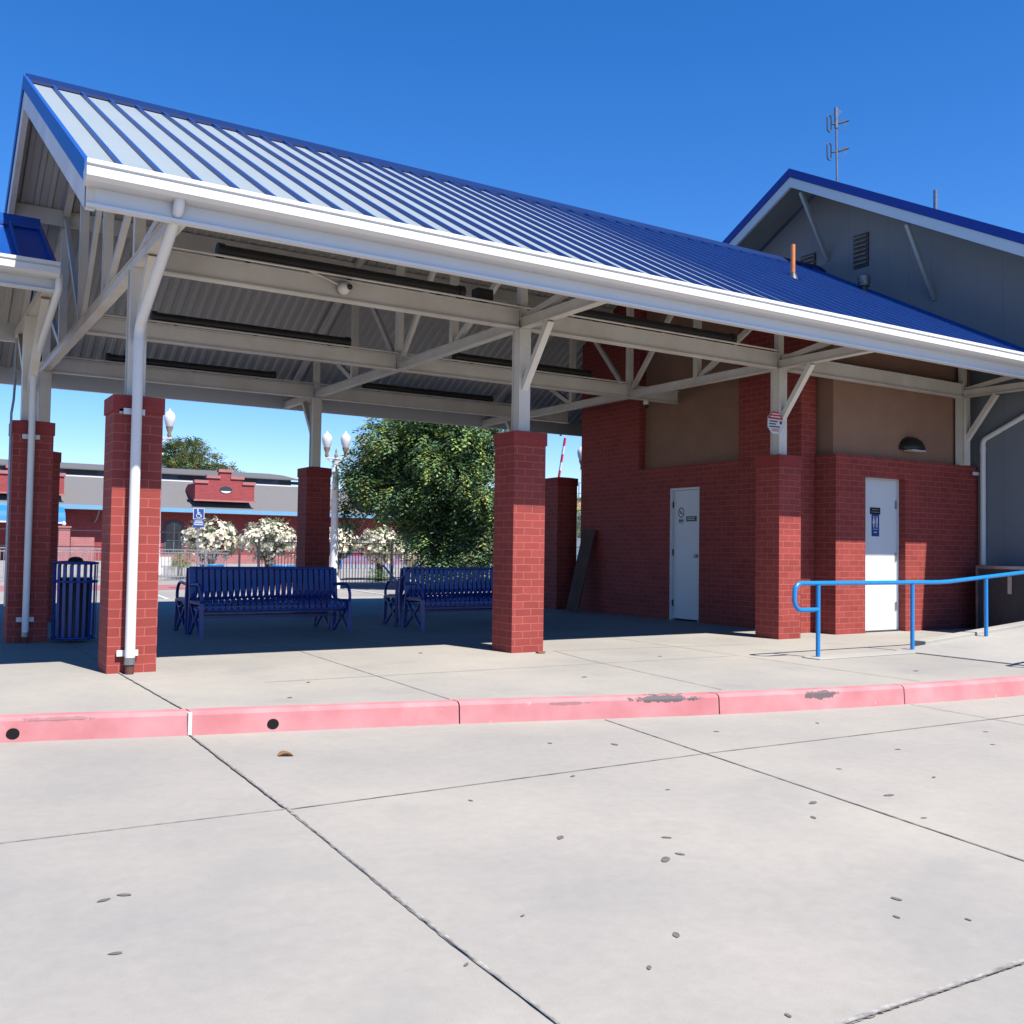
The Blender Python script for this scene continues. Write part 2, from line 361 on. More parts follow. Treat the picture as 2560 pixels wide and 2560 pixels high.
def strip(pts, w, z, mat, name, jit=.25, n=40):
    s = MB(); L = []
    for a, b in zip(pts, pts[1:]):
        for i in range(n): L.append(Vector(a).lerp(Vector(b), i / n))
    L.append(Vector(pts[-1])); rr = random.Random(len(pts) * 7 + int(abs(pts[0][0]) * 100))
    prev = None
    for i, p in enumerate(L):
        dd = (L[min(i + 1, len(L) - 1)] - L[max(i - 1, 0)]).normalized(); nn = Vector((-dd.y, dd.x)); ww = w * (1 + rr.uniform(-jit, jit)) / 2; off = rr.uniform(-jit, jit) * w * .35
        q = (p + nn * (ww + off), p - nn * (ww - off))
        if prev: s.quad((*prev[0], z), (*prev[1], z), (*q[1], z), (*q[0], z))
        prev = q
    return struct(s.build(name, mat))
strip([(.136, -2.205), (.073, -4.2), (-.015, -6.0), (-.1, -9.5)], .017, ZD + .004, 'joint_pale', 'expansion_joint', .3, 60)
strip([(.128, -2.205), (.062, -4.2)], .010, ZD + .008, 'joint_dark', 'expansion_joint', .4, 50)
strip([(.070, -4.2), (-.02, -6.0), (-.108, -9.5)], .0035, ZD + .008, 'joint_dark', 'expansion_joint', .5, 90)
strip([(-6, -6.905), (.4, -6.965), (1.42, -6.985), (6, -7.06)], .006, ZD + .008, 'joint_dark', 'expansion_joint', .5, 90)
strip([(2.90, -2.97), (2.713, -4.21), (2.384, -6.41), (2.1, -9.5)], .011, ZD + .004, 'joint_dark', 'control_joint', .3)
strip([(5.62, -3.55), (5.55, -4.31), (5.3, -6.5), (5.0, -9.5)], .008, ZD + .004, 'joint_dark', 'control_joint', .3)
strip([(-4.5, -4.12), (-1.12, -4.17), (.06, -4.22)], .006, ZD + .004, 'joint_dark', 'control_joint', .4)
strip([(.08, -4.235), (2.7, -4.215), (5.95, -4.32), (16, -4.5)], .009, ZD + .004, 'joint_dark', 'control_joint', .3)
strip([(-6, -6.9), (.4, -6.955), (1.42, -6.974), (6, -7.05)], .024, ZD + .004, 'joint_pale', 'expansion_joint', .25, 60)
for a, b in (((.11, -2.06), (.10, .0)), ((.10, .42), (.1, 7)), ((1.88, -2.48), (2.06, 1.2)), ((2.06, 1.2), (2.06, 7)), ((4.03, -3.0), (4.3, -.9)), ((4.3, -.9), (4.5, 0.02)), ((4.5, .42), (4.5, 7)), ((6.1, 1.3), (5.95, -3.4)), ((7.3, -.36), (4.53, .007)), ((1.0, -1.05), (6.0, -1.2)), ((-6, 1.28), (8.9, 1.22)), ((-6, 4.9), (8.9, 4.9))):
    strip([a, b], .008, .004, 'joint_dark', 'sidewalk_joint', .3)
strip([(.10, .0), (.112, -2.06)], .014, .008, 'joint_pale', 'sidewalk_joint', .4)
cj = MB(); yk = kerb_y(.13); cj.box(.118, .142, yk - .004, yk + .10, ZD + .001, -.004); struct(cj.build('kerb_caulk', 'caulk_white'))
def blob(x, y, r, z, asp=1.6, seed=0):
    rr = random.Random(seed); a0 = rr.uniform(0, 3.1); L = []
    for k in range(12):
        a = 2 * math.pi * k / 12; q = r * rr.uniform(.85, 1.1); u, v = q * math.cos(a) * asp, q * math.sin(a)
        L.append((x + u * math.cos(a0) - v * math.sin(a0), y + u * math.sin(a0) + v * math.cos(a0), z))
    return L
st = MB()
for i, (x, y, r) in enumerate([(-.805, -5.04, .024), (-.876, -5.06, .022), (-.926, -5.547, .019), (.926, -5.224, .026), (1.125, -5.674, .034), (1.222, -5.651, .02), (1.328, -5.448, .02), (.638, -6.285, .022), (-.056, -6.144, .012), (.526, -6.853, .012), (1.548, -6.431, .02), (1.397, -6.543, .014), (1.589, -6.681, .012), (.4, -6.434, .014), (2.36, -5.351, .03), (2.825, -5.439, .03), (2.146, -5.539, .022), (2.395, -3.729, .03), (1.644, -4.317, .02), (3.1, -4.9, .016), (2.6, -5.8, .014), (3.4, -5.3, .018), (1.9, -4.8, .014), (3.9, -4.7, .02), (3.3, -3.7, .02), (4.2, -3.8, .02), (4.6, -4.9, .016), (5.0, -4.6, .018), (.3, -5.9, .01), (.9, -4.5, .016), (2.05, -3.5, .02)]):
    L = blob(x, y, r * .55, ZD + .003, 2.0, i); n = len(st.v); st.v += L; st.face(range(n, n + len(L)))
for i, (x, y, r) in enumerate([(3.103, .395, .022), (1.3, -1.2, .014), (3.5, -1.9, .018), (5.2, -.9, .016), (6.6, -2.9, .02), (.9, -1.9, .014)]):
    L = blob(x, y, r, .004, 1.5, 50 + i); n = len(st.v); st.v += L; st.face(range(n, n + len(L)))
o = st.build('gum_spots', 'spot_dark'); o['kind'] = 'stuff'; o['label'] = 'dark gum and oil spots dotted over the pale concrete'; o['category'] = 'stains'
for (x, y, z, sc_, lb) in ((.46, -3.077, ZD, 1, 'small dry brown leaf on the driveway near the left kerb hole'), (4.23, -.134, 0, 1.1, 'small dry tan leaf on the walk beside the middle brick pillar')):
    lf = MB(); L = blob(x, y, .035 * sc_, z + .012, 1.5, 77); L = [(p[0], p[1], p[2] + .012 * math.sin(9 * p[0] + k)) for k, p in enumerate(L)]
    c = (x, y, z + .006); n = len(lf.v); lf.v += L + [c]
    for k in range(12): lf.face((n + k, n + (k + 1) % 12, n + 12))
    tag(lf.build('fallen_leaf', 'dry_leaf', org=None), lb, 'leaf', 'fallen leaves')

# accessible ramp rising to the right, with a kerb on its far edge
rp = MB()
def rz(x): return .012 + .07 * (x - 8.0)
rp.hexa([(7.98, -3.62, -.05), (15, -3.62, -.05), (15, -1.58, -.05), (8.06, -1.58, -.05), (7.98, -3.62, rz(8.0)), (15, -3.62, rz(15)), (15, -1.58, rz(15)), (8.06, -1.58, rz(8.0))])
struct(rp.build('ramp', 'ramp_concrete'))
rk = MB(); rk.hexa([(8.62, -1.58, 0), (15, -1.58, 0), (15, -1.42, 0), (8.62, -1.42, 0), (8.62, -1.585, .09), (15, -1.585, rz(15) + .05), (15, -1.42, rz(15) + .05), (8.62, -1.42, .09)])
rk.box(6.5, 8.62, -1.86, -1.62, 0, .012)
struct(rk.build('ramp_kerb', 'ramp_concrete', bevel=.01))

# ------------------------------------------------------------ main canopy
S = 3.9584; W = .396; H = 2.3383; D = 6.113; ZC = 3.458; RZ = 6.185; YR = 3.2585; SL = .54; YE = -1.30; YB = 2 * YR - YE; X0 = -.44; X1 = 12.44
def roofz(y): return RZ - SL * abs(y - YR)
can = thing('station_canopy', 'open gabled canopy with blue ribbed metal roof and white steel trusses on red brick pillars', 'canopy', (0, 0, 0))
rf = MB()
for sgn in (-1, 1):
    ye = YE if sgn < 0 else YB
    a = [(X0, YR, RZ - .03), (X1, YR, RZ - .03), (X1, ye, roofz(ye) - .03), (X0, ye, roofz(ye) - .03)]
    b_ = [(p[0], p[1], p[2] + .03) for p in a]
    if sgn > 0: a = a[::-1]; b_ = b_[::-1]
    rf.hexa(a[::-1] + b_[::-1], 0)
    x = -.191
    nrm = Vector((0, -SL if sgn < 0 else SL, 1)).normalized()
    while x < X1 - .1:
        p = Vector((x, YR + sgn * .05, roofz(YR + .05))) + nrm * .019; q = Vector((x, ye - sgn * .005, roofz(ye))) + nrm * .019
        rf.beam(p, q, .022, .037, 1, up=nrm); x += .2925
rf.prism_x([(YR - .16, roofz(YR - .16) + .012), (YR, RZ + .05), (YR + .16, roofz(YR + .16) + .012), (YR + .16, roofz(YR + .16) + .045), (YR, RZ + .085), (YR - .16, roofz(YR - .16) + .045)], X0 - .01, X1, 2)
roof = rf.build('roof', ['roof_pan_glare', 'roof_seam', 'ridge_blue'], can)
dk = MB()
per = .15
for sgn in (-1, 1):
    ye = YE + .05 if sgn < 0 else YB - .05
    x = X0 + .03; L = []
    while x < X1:
        L += [(x, 0), (x + .075, 0), (x + .088, -.026), (x + .137, -.026)]; x += per
    base = len(dk.v)
    for (xx, dz) in L: dk.v.append((xx, YR, RZ - .04 + dz)); dk.v.append((xx, ye, roofz(ye) - .04 + dz))
    for i in range(len(L) - 1):
        q = (base + 2 * i, base + 2 * i + 1, base + 2 * i + 3, base + 2 * i + 2); dk.face(q if sgn < 0 else q[::-1])
dk.build('roof_deck', 'deck_grey', can)
fl = MB(); rb = MB()
for sgn in (-1, 1):
    ye = YE - .005 if sgn < 0 else YB + .005
    xa, xb = X0 - .035, X0
    fl.hexa([(xa, YR, RZ - .10), (xb, YR, RZ - .10), (xb, ye, roofz(ye) - .10), (xa, ye, roofz(ye) - .10), (xa, YR, RZ + .06), (xb, YR, RZ + .06), (xb, ye, roofz(ye) + .06), (xa, ye, roofz(ye) + .06)])
    yw = YE if sgn < 0 else YB
    xa, xb = X0 - .02, X0 + .04
    rb.hexa([(xa, YR, RZ - .32), (xb, YR, RZ - .32), (xb, yw, roofz(yw) - .30), (xa, yw, roofz(yw) - .30), (xa, YR, RZ - .102), (xb, YR, RZ - .102), (xb, yw, roofz(yw) - .102), (xa, yw, roofz(yw) - .102)])
fl.build('rake_flashing', 'blue_flashing', can); rb.build('rake_board', 'white_steel', can)
def gutter(parent, x0, x1, ye, zt, sgn=-1, zb=None, mat='white_gutter'):
    zb = zt - .275 if zb is None else zb
    gm = MB()
    P = [(0, zt - .13), (-.11, zt - .118), (-.155, zt - .095), (-.155, zt - .035), (-.143, zt - .028), (-.143, zt - .018), (-.16, zt - .012), (-.16, zt + .018), (-.135, zt + .018), (-.135, zt - .0), (-.02, zt - .03), (0, zt - .03)]
    gm.prism_x([(ye + (-sgn) * y if sgn > 0 else ye + y, z) for y, z in P], x0, x1)
    g_ = gm.build('gutter', mat, parent)
    fm = MB()
    P = [(.002, zb), (-.03, zb), (-.03, zb + .022), (.002, zb + .03), (.002, zt - .01), (.04, zt - .01), (.04, zb)]
    fm.prism_x([(ye + (-sgn) * y if sgn > 0 else ye + y, z) for y, z in P], x0 + .02, x1)
    fm.build('fascia', mat, parent); return g_
gutter(can, X0 - .04, X1, YE, 3.722, -1, 3.45); gutter(can, X0 - .04, X1, YB, 3.722, 1, 3.45)
# longitudinal I-beams between the trusses
TX = [.198, .198 + S, .198 + 2 * S, 12.06]
def ibeam(x0, x1, y, nm='beam', z0=ZC, h=.205, par=can):
    q = MB(); q.box(x0, x1, y - .052, y + .052, z0 - .002, z0 + .014).box(x0, x1, y - .022, y + .022, z0 + .0145, z0 + h - .0145).box(x0, x1, y - .052, y + .052, z0 + h - .014, z0 + h)
    return q.build(nm, 'white_steel', par)
for y in (.198, YR, D + .198):
    for a, b in zip(TX, TX[1:]):
        e = b - .052
        if y == YR and b == TX[3]: e = 9.9 - .6
        if y == D + .198 and b == TX[3]: e = 9.1
        ibeam(a + .052, e, y)
for y in (1.73, YR, 4.787):                                 # purlins under the deck
    q = MB(); zt = roofz(y) - .082; q.box(X0 + .05, 12.3 if y < 3 else 8.95, y - .03, y + .03, zt - .19, zt).build('purlin', 'white_steel', can)
YN = [.198, 1.73, YR, 4.787, D + .198]
for ti, x in enumerate(TX):
    tr = MB(); tr.box(x - .05, x + .05, YE + .045, YB - .045, ZC, ZC + .014).box(x - .05, x + .05, YE + .045, YB - .045, ZC + .10, ZC + .112).box(x - .035, x + .035, YE + .045, YB - .045, ZC + .0145, ZC + .0995)
    T = tr.build('truss', 'white_steel', can)
    tc = MB()
    for sgn in (-1, 1):
        ye = YE + .1 if sgn < 0 else YB - .1
        tc.beam((x, YR, RZ - .15), (x, ye, roofz(ye) - .15), .08, .09)
    tc.build('top_chord', 'white_steel', T)
    for y in YN:
        MB().box(x - .045, x + .045, y - .04, y + .04, ZC + .113, roofz(y) - .2 - (.12 if y in (1.73, YR, 4.787) else 0)).build('web_post', 'white_steel', T)
    for y, yt in ((YR, 1.73), (1.73, .198), (.198, -.95), (YR, 4.787), (4.787, D + .198), (D + .198, YB - .35)):
        MB().beam((x, y + (.06 if yt > y else -.06), ZC + .115), (x, yt + (.05 if yt < y else -.05), roofz(yt) - .19), .05, .07).build('web_diagonal', 'white_steel', T)
    for y0, yy, s2 in ((.198, -.34, -1), (D + .198, D + .198 + .54, 1)):
        if ti == 3 and y0 > 1: continue
        MB().beam((x, y0 + s2 * .05, 2.80), (x, yy, ZC - .002), .075, .065).build('knee_brace', 'white_steel', T)
# posts + brick pillars
def pillar(parent, x, y, h, name='brick_pillar', w_=W, z0=-.03):
    b_ = MB().box(x, x + w_, y, y + w_, z0, h - .15).build(name, 'red_brick', parent)
    c = MB(); e = .012; c.box(x - e, x + w_ + e, y - e, y + w_ + e, h - .149, h - .012)
    c.hexa([(x - e, y - e, h - .012), (x + w_ + e, y - e, h - .012), (x + w_ + e, y + w_ + e, h - .012), (x - e, y + w_ + e, h - .012), (x + .1, y + .1, h + .008), (x + w_ - .1, y + .1, h + .008), (x + w_ - .1, y + w_ - .1, h + .008), (x + .1, y + w_ - .1, h + .008)])
    c.build('pillar_cap', 'red_brick_cap', b_); return b_
for i in range(4):
    for j, y in enumerate((0, D)):
        x = i * S
        if i == 3 and j == 1: continue
        if i == 2 and j == 1: continue
        if i < 3: pillar(can, x, y, H, z0=-.05)
        cx = TX[i]; cy = y + .198; zb = H if i < 3 else 2.44
        q = MB(); q.box(cx - .07, cx + .07, cy - .075, cy - .063, zb, ZC - .002).box(cx - .07, cx + .07, cy + .063, cy + .075, zb, ZC - .002).box(cx - .055, cx + .055, cy - .0625, cy + .0625, zb, ZC - .002)
        q.build('post', 'white_steel', can)
# downspout on the left pillar
def downspout(parent, pts, r, brackets, foot=None, mat='white_gutter'):
    P = [Vector(p) for p in pts]; out = [P[0]]
    for i in range(1, len(P) - 1):
        a = (P[i - 1] - P[i]).normalized() * .07; b_ = (P[i + 1] - P[i]).normalized() * .07
        for k in range(5): t = k / 4; out.append((P[i] + a) * (1 - t) ** 2 + P[i] * 2 * t * (1 - t) + (P[i] + b_) * t * t)
    out.append(P[-1]); ds = MB().tube(out, r, 14).build('downspout', mat, parent)
    MB().tube([P[2] + Vector((0, 0, -.11)), P[2] + Vector((0, 0, -.19))], r + .004, 14).build('pipe_collar', mat, ds)
    for (x, y, z) in brackets: MB().box(x - .085, x + .085, y - .008, y + .008, z - .025, z + .025).build('strap', mat, ds)
    if foot: MB().tube([foot[0], foot[1]], r + .004, 14).build('pipe_foot', 'galv', ds); MB().tube([foot[1], foot[2]], r - .006, 14).build('pipe_end', 'brown_foot', ds)
    return ds
downspout(can, [(.168, -1.36, 3.63), (.168, -1.36, 3.55), (.165, -.085, 2.90), (.165, -.085, .14)], .042, [(.155, -.03, 2.19), (.155, -.03, .17)], ((.165, -.085, .14), (.165, -.085, .08), (.165, -.085, .0)))
MB().box(-.02 + .06, .075, -.012, -.002, 2.17, 2.21).build('old_clip', 'grey_metal', can)
# conduits along the beams
for y, zz in ((YR - .07, ZC + .225), (D + .198 - .07, ZC + .225), (.12, ZC + .225)):
    MB().tube([(.3, y, zz), (8.0, y, zz)], .012, 8).build('conduit', 'white_steel', can)
# ------------------------------------------------------------ tube heaters / lights, cameras, signs on the canopy
hl = ['front beam, left bay', 'centre beam, left bay', 'back beam, left bay', 'front beam, right bay', 'centre beam, right bay', 'back beam, right bay']
for k, (xa, xb, y) in enumerate([(.90, 3.39, .198), (.98, 3.41, YR), (1.01, 3.44, D + .198), (4.90, 7.27, .198), (5.03, 7.32, YR), (5.0, 7.41, D + .198)]):
    t_ = thing('tube_light', 'long black tube fixture over the %s of the canopy' % hl[k], 'light fixture', ((xa + xb) / 2, y, ZC + .205), 'black tube fixtures along the canopy beams')
    z = ZC + .205 + .085
    MB().tube([(xa, y, z), (xb, y, z)], .058, 14).build('tube_housing', 'black_metal', t_)
    for xx in (xa, xb): MB().tube([(xx - .03, y, z), (xx + .03, y, z)], .07, 14).build('end_cap', 'black_metal', t_)
    for xx in (xa + .25, (xa + xb) / 2, xb - .25): MB().box(xx - .02, xx + .02, y - .03, y + .03, ZC + .205, z).build('mount', 'dark_metal', t_)
t_ = thing('security_camera', 'round white dome camera with dark eye on the front beam', 'camera', (2.065, .145, 3.57), 'security cameras')
q = MB().lathe(0, 0, [(.001, -.03), (.055, -.03), (.07, .01), (.07, .05), (.001, .05)], 20)
def rot_mb(mb, c, ax='X', ang=-90):
    M = Matrix.Rotation(R(ang), 4, ax); mb.v = [tuple(M @ Vector(p) + Vector(c)) for p in mb.v]; return mb
rot_mb(MB().lathe(0, 0, [(.001, -.055), (.03, -.05), (.055, -.02), (.065, .02), (.065, .05), (.001, .05)], 20), (2.065, .095, 3.57), 'X', -90).build('camera_body', 'white_steel', t_)
rot_mb(MB().lathe(0, 0, [(.001, -.02), (.02, -.015), (.03, .01), (.001, .01)], 16), (2.095, .035, 3.57), 'X', -90).build('lens', 'black_metal', t_)
MB().tube([(2.03, .12, 3.59), (1.85, .13, 3.65), (1.7, .13, 3.685), (.4, .13, 3.685)], .01, 8).build('cable', 'white_steel', t_)
t_ = thing('security_camera', 'small white camera hanging under the end of the centre beam', 'camera', (8.45, YR, ZC), 'security cameras')
MB().tube([(8.45, YR, ZC - .003), (8.45, YR, ZC - .07)], .045, 14).build('mount', 'white_steel', t_)
MB().lathe(8.45, YR, [(.001, ZC - .13), (.03, ZC - .12), (.045, ZC - .09), (.045, ZC - .07), (.001, ZC - .07)], 14).build('dome', 'black_metal', t_)
t_ = thing('loudspeaker', 'small black speaker on the front beam next to the middle truss', 'loudspeaker', (3.66, .198, ZC + .205))
MB().box(3.56, 3.76, .14, .27, ZC + .24, ZC + .36).build('speaker_box', 'black_metal', t_, bevel=.01); MB().box(3.64, 3.68, .18, .22, ZC + .205, ZC + .24).build('mount', 'dark_metal', t_)
# octagonal warning sign on the third post, facing the driveway
t_ = thing('warning_sign', 'octagonal red and white warning sign strapped to the post above the right pillar', 'sign', (7.95, .10, 2.745))
def octo(cx, y, cz, r): return [(cx + r * math.cos(R(22.5 + 45 * k)) , y, cz + 1.08 * r * math.sin(R(22.5 + 45 * k))) for k in range(8)]
MB().poly(octo(7.95, .104, 2.745, .15), (0, .006, 0)).build('sign_plate', 'grey_metal', t_)
o8 = octo(7.95, .103, 2.745, .142)
MB().poly(o8, (0, -.002, 0)).build('sign_face', 'sign_white', t_)
top = [p for p in o8 if p[2] > 2.745]; top = sorted(top, key=lambda p: -math.atan2(p[2] - 2.745, p[0] - 7.95)); MB().poly([(7.95 + .131, .1005, 2.785)] + top[::-1] + [(7.95 - .131, .1005, 2.785)] if False else [(7.819, .1005, 2.787), (8.081, .1005, 2.787), (8.081, .1005, 2.804), (8.004, .1005, 2.886), (7.896, .1005, 2.886), (7.819, .1005, 2.804)], (0, -.002, 0)).build('red_band', 'sign_red', t_)
q = MB()
for (xa, xb, za) in ((7.84, 7.99, 2.752), (7.84, 7.96, 2.718), (7.84, 8.03, 2.684)): q.box(xa, xb, .0985, .1005, za, za + .016)
q.box(8.03, 8.065, .0985, .1005, 2.73, 2.77); q.build('lettering', 'sign_black', t_)
q = MB()
for (xa, xb, za) in ((7.88, 8.02, 2.848), (7.86, 8.04, 2.812)): q.box(xa, xb, .0965, .0982, za, za + .014)
q.build('top_lettering', 'sign_white', t_)
q = MB()
for (xa, xb, za) in ((7.88, 8.02, 2.655), (7.89, 8.01, 2.634)): q.box(xa, xb, .0985, .1005, za, za + .01)
q.build('bottom_lettering', 'sign_red', t_)

# ------------------------------------------------------------ lower canopy at the left
lc = thing('lower_canopy', 'lower blue roofed walkway canopy on a single brick pillar at the left edge', 'canopy', (-.3, 3.26, 0))
LX1 = -.26; LX0 = -9.; LR = 4.57; LE = 1.80; LB = 4.72
def lz(y): return LR - .54 * abs(y - 3.26)
rf = MB()
for sgn in (-1, 1):
    ye = LE if sgn < 0 else LB
    a = [(LX0, 3.26, LR - .03), (LX1, 3.26, LR - .03), (LX1, ye, lz(ye) - .03), (LX0, ye, lz(ye) - .03)]; b_ = [(p[0], p[1], p[2] + .03) for p in a]
    if sgn > 0: a = a[::-1]; b_ = b_[::-1]
    rf.hexa(a[::-1] + b_[::-1], 0)
    x = LX1 - .02; nrm = Vector((0, sgn * .54, 1)).normalized()
    while x > LX0:
        rf.beam(Vector((x, 3.26 + sgn * .03, lz(3.29))) + nrm * .025, Vector((x, ye, lz(ye))) + nrm * .025, .03, .05, 0, up=nrm); x -= .2925
rf.prism_x([(3.12, lz(3.12) + .01), (3.26, LR + .06), (3.40, lz(3.4) + .01), (3.40, lz(3.4) + .05), (3.26, LR + .10), (3.12, lz(3.12) + .05)], LX0, LX1, 0)
rf.build('roof', ['roof_seam'], lc)
dk = MB()
for sgn in (-1, 1):
    ye = LE + .03 if sgn < 0 else LB - .03; x = LX0 + .03; L = []
    while x < LX1 - .1: L += [(x, 0), (x + .075, 0), (x + .088, -.026), (x + .137, -.026)]; x += .15
    base = len(dk.v)
    for (xx, dz) in L: dk.v.append((xx, 3.26, LR - .04 + dz)); dk.v.append((xx, ye, lz(ye) - .04 + dz))
    for i in range(len(L) - 1): q = (base + 2 * i, base + 2 * i + 1, base + 2 * i + 3, base + 2 * i + 2); dk.face(q)
dk.build('roof_deck', 'deck_grey', lc)
gutter(lc, LX0, LX1 + .02, LE, lz(LE) - .0, -1, lz(LE) - .25); gutter(lc, LX0, LX1 + .02, LB, lz(LB), 1, lz(LB) - .25)
q = MB()
for sgn in (-1, 1):
    ye = LE if sgn < 0 else LB
    q.hexa([(LX1, 3.26, LR - .2), (LX1 + .03, 3.26, LR - .2), (LX1 + .03, ye, lz(ye) - .2), (LX1, ye, lz(ye) - .2), (LX1, 3.26, LR - .0), (LX1 + .03, 3.26, LR - .0), (LX1 + .03, ye, lz(ye) - .0), (LX1, ye, lz(ye) - .0)])
q.build('rake_board', 'blue_flashing', lc)
for px in (-.47, -4.6):
    pillar(lc, px, 3.065, 2.40)
    cx = px + .165; cy = 3.263
    MB().box(cx - .08, cx + .08, cy - .075, cy + .075, 2.40, 3.56).build('post', 'white_steel', lc)
    MB().box(cx - .05, cx + .05, LE + .05, LB - .05, 3.562, 3.66).build('cross_arm', 'white_steel', lc)
    for s2 in (-1, 1): MB().beam((cx, cy + s2 * .08, 2.75), (cx, cy + s2 * 1.1, 3.56), .08, .075).build('knee_brace', 'white_steel', lc)
    for s2 in (-1, 1): MB().beam((cx + s2 * 0, cy + s2 * .9, 3.66), (cx, cy, 4.35), .06, .06).build('web_diagonal', 'white_steel', lc)
ibeam(-9, -.7, 3.26, 'beam', 3.30, .2, lc)
MB().box(-9, LX1, 3.22, 3.30, 4.28, 4.45).build('ridge_beam', 'white_steel', lc)
downspout(lc, [(-.235, 1.74, 3.70), (-.235, 1.74, 3.56), (-.30, 3.0, 2.98), (-.30, 3.0, .12)], .035, [(-.30, 3.055, 2.22), (-.30, 3.055, .25)], ((-.30, 3.0, .12), (-.30, 3.0, .07), (-.30, 3.0, 0)))
MB().tube([(-.46, 3.2, 3.3), (-.46, 3.2, 2.8), (-.475, 3.1, 2.62), (-.50, 3.03, 2.45), (-.50, 3.03, .4)], .013, 8).build('conduit', 'grey_metal', lc)

# ------------------------------------------------------------ station building
bd = thing('ticket_building', 'red brick and tan stucco building with white doors under the right end of the canopy', 'building', (9, 1, 0))
XW = 8.96; XF = 9.22; YFr = .20; XH = 12.45
bw = MB()
dY0, dY1 = 2.575, 3.275       # door 1 opening on the left wall
bw.box(XW, XW + .3, .57, dY0, -.05, 2.44).box(XW, XW + .3, dY1, 5.66, -.05, 2.44).box(XW, XW + .3, dY0, dY1, 2.09, 2.44)
bw.box(XW + .3, XF + .2, .57, .8, -.05, 2.44) if False else None
dx0, dx1 = 9.83, 10.70        # door 2 opening on the front wall
bw.box(XF, dx0, YFr, YFr + .6, -.05, 2.44).box(dx1, XH, YFr, YFr + .6, -.05, 2.44).box(dx0, dx1, YFr, YFr + .6, 2.165, 2.44)
bw.box(XW + .301, XH, 5.3, 5.66, -.05, 2.44)
bw.build('brick_wall', 'red_brick', bd)
MB().box(XW, XW + .3, 4.03, 5.66, 2.441, 4.8).build('brick_pier', 'red_brick', bd)
pw = MB(); pw.box(XW, XW + .3, .57, 1.75, 2.441, 4.62).hexa([(XW, .57, 4.62), (XW + .3, .57, 4.62), (XW + .3, 1.75, 4.62), (XW, 1.75, 4.62), (XW, .57, roofz(.57) - .1), (XW + .3, .57, roofz(.57) - .1), (XW + .3, 1.75, roofz(1.75) - .1), (XW, 1.75, roofz(1.75) - .1)])
pw.build('brick_pier', 'red_brick', bd)
tw = MB()
tw.poly([(XW + .13, 1.75, 2.442), (XW + .13, 4.03, 2.442), (XW + .13, 4.03, roofz(4.03) - .1), (XW + .13, YR, roofz(YR) - .1), (XW + .13, 1.75, roofz(1.75) - .1)], (.1, 0, 0))
tw.poly([(XF + .09, .32, 2.442), (XF + .09, .75, 2.442), (XF + .09, .75, roofz(.75) - .1), (XF + .09, .32, roofz(.32) - .1)], (.1, 0, 0))
tw.box(XF + .19, XH, .32, .42, 2.442, roofz(.32) - .1)
tw.poly([(XW + .1, 5.5, 2.442), (XH, 5.5, 2.442), (XH, 5.5, roofz(5.5) - .1), (XW + .1, 5.5, roofz(5.5) - .1)], (0, .1, 0))
tw.build('stucco_wall', 'stucco_tan', bd)
tp = MB(); tp.poly([(XW + .02, 4.03, 4.801), (XW + .02, 5.66, 4.801), (XW + .02, 5.66, roofz(5.66) - .1), (XW + .02, 4.03, roofz(4.03) - .1)], (.2, 0, 0)); tp.build('pier_head', 'red_brick', bd)
pillar(bd, 8.74, 6.08, 2.42, 'brick_pillar', .44, 0)
# hall with the tall gable
hw = MB(); hy0, hy1 = -3.1, 9.6
def hz(y): return 7.88 - .54 * abs(y - 3.26)
hw.poly([(XH, hy0, -.1), (XH, hy1, -.1), (XH, hy1, hz(hy1) - .25), (XH, 3.26, hz(3.26) - .25), (XH, hy0, hz(hy0) - .25)], (.15, 0, 0))
hw.box(XH + .151, 24, hy0, hy0 + .15, -.1, hz(hy0) - .25); hw.box(XH + .151, 24, hy1 - .15, hy1, -.1, hz(hy1) - .25)
hw.build('gable_wall', 'siding', bd)
hr = MB(); XG = 11.68; hf = MB(); hb = MB(); ho = MB()
for sgn in (-1, 1):
    ye = -3.75 if sgn < 0 else 10.27
    for mb, xa, xb, z0, z1 in ((hr, XG + .03, 24, -.09, -.02), (hf, XG - .02, XG + .028, -.155, .0), (hb, XG, XG + .05, -.33, -.157), (ho, XG + .051, XH - .003, -.17, -.10)):
        mb.hexa([(xa, 3.26, hz(3.26) + z0), (xb, 3.26, hz(3.26) + z0), (xb, ye, hz(ye) + z0), (xa, ye, hz(ye) + z0), (xa, 3.26, hz(3.26) + z1), (xb, 3.26, hz(3.26) + z1), (xb, ye, hz(ye) + z1), (xa, ye, hz(ye) + z1)])
hr.build('hall_roof', 'blue_flashing', bd); hf.build('rake_flashing', 'hall_flashing', bd); hb.build('rake_board', 'hall_trim_shade', bd); ho.build('soffit', 'siding', bd)
for ya in (3.06, .93, -1.2, 5.4):
    MB().beam((XG + .06, ya, hz(ya) - .36), (XH - .01, ya, hz(ya) - 1.45), .055, .07).build('gable_strut', 'strut_shade', bd)
for (y0, y1, z0, z1) in ((2.19, 2.49, 6.02, 6.60), (3.33, 3.66, 5.98, 6.53)):
    v_ = MB().box(XH - .03, XH - .001, y0, y1, z0, z1).build('gable_vent', 'dark_metal', bd); sl = MB()
    for k in range(7): zz = z0 + .05 + k * (z1 - z0 - .08) / 6.5; sl.box(XH - .06, XH - .031, y0 + .02, y1 - .02, zz, zz + .02)
    sl.build('louvre', 'rusty_grey', v_)
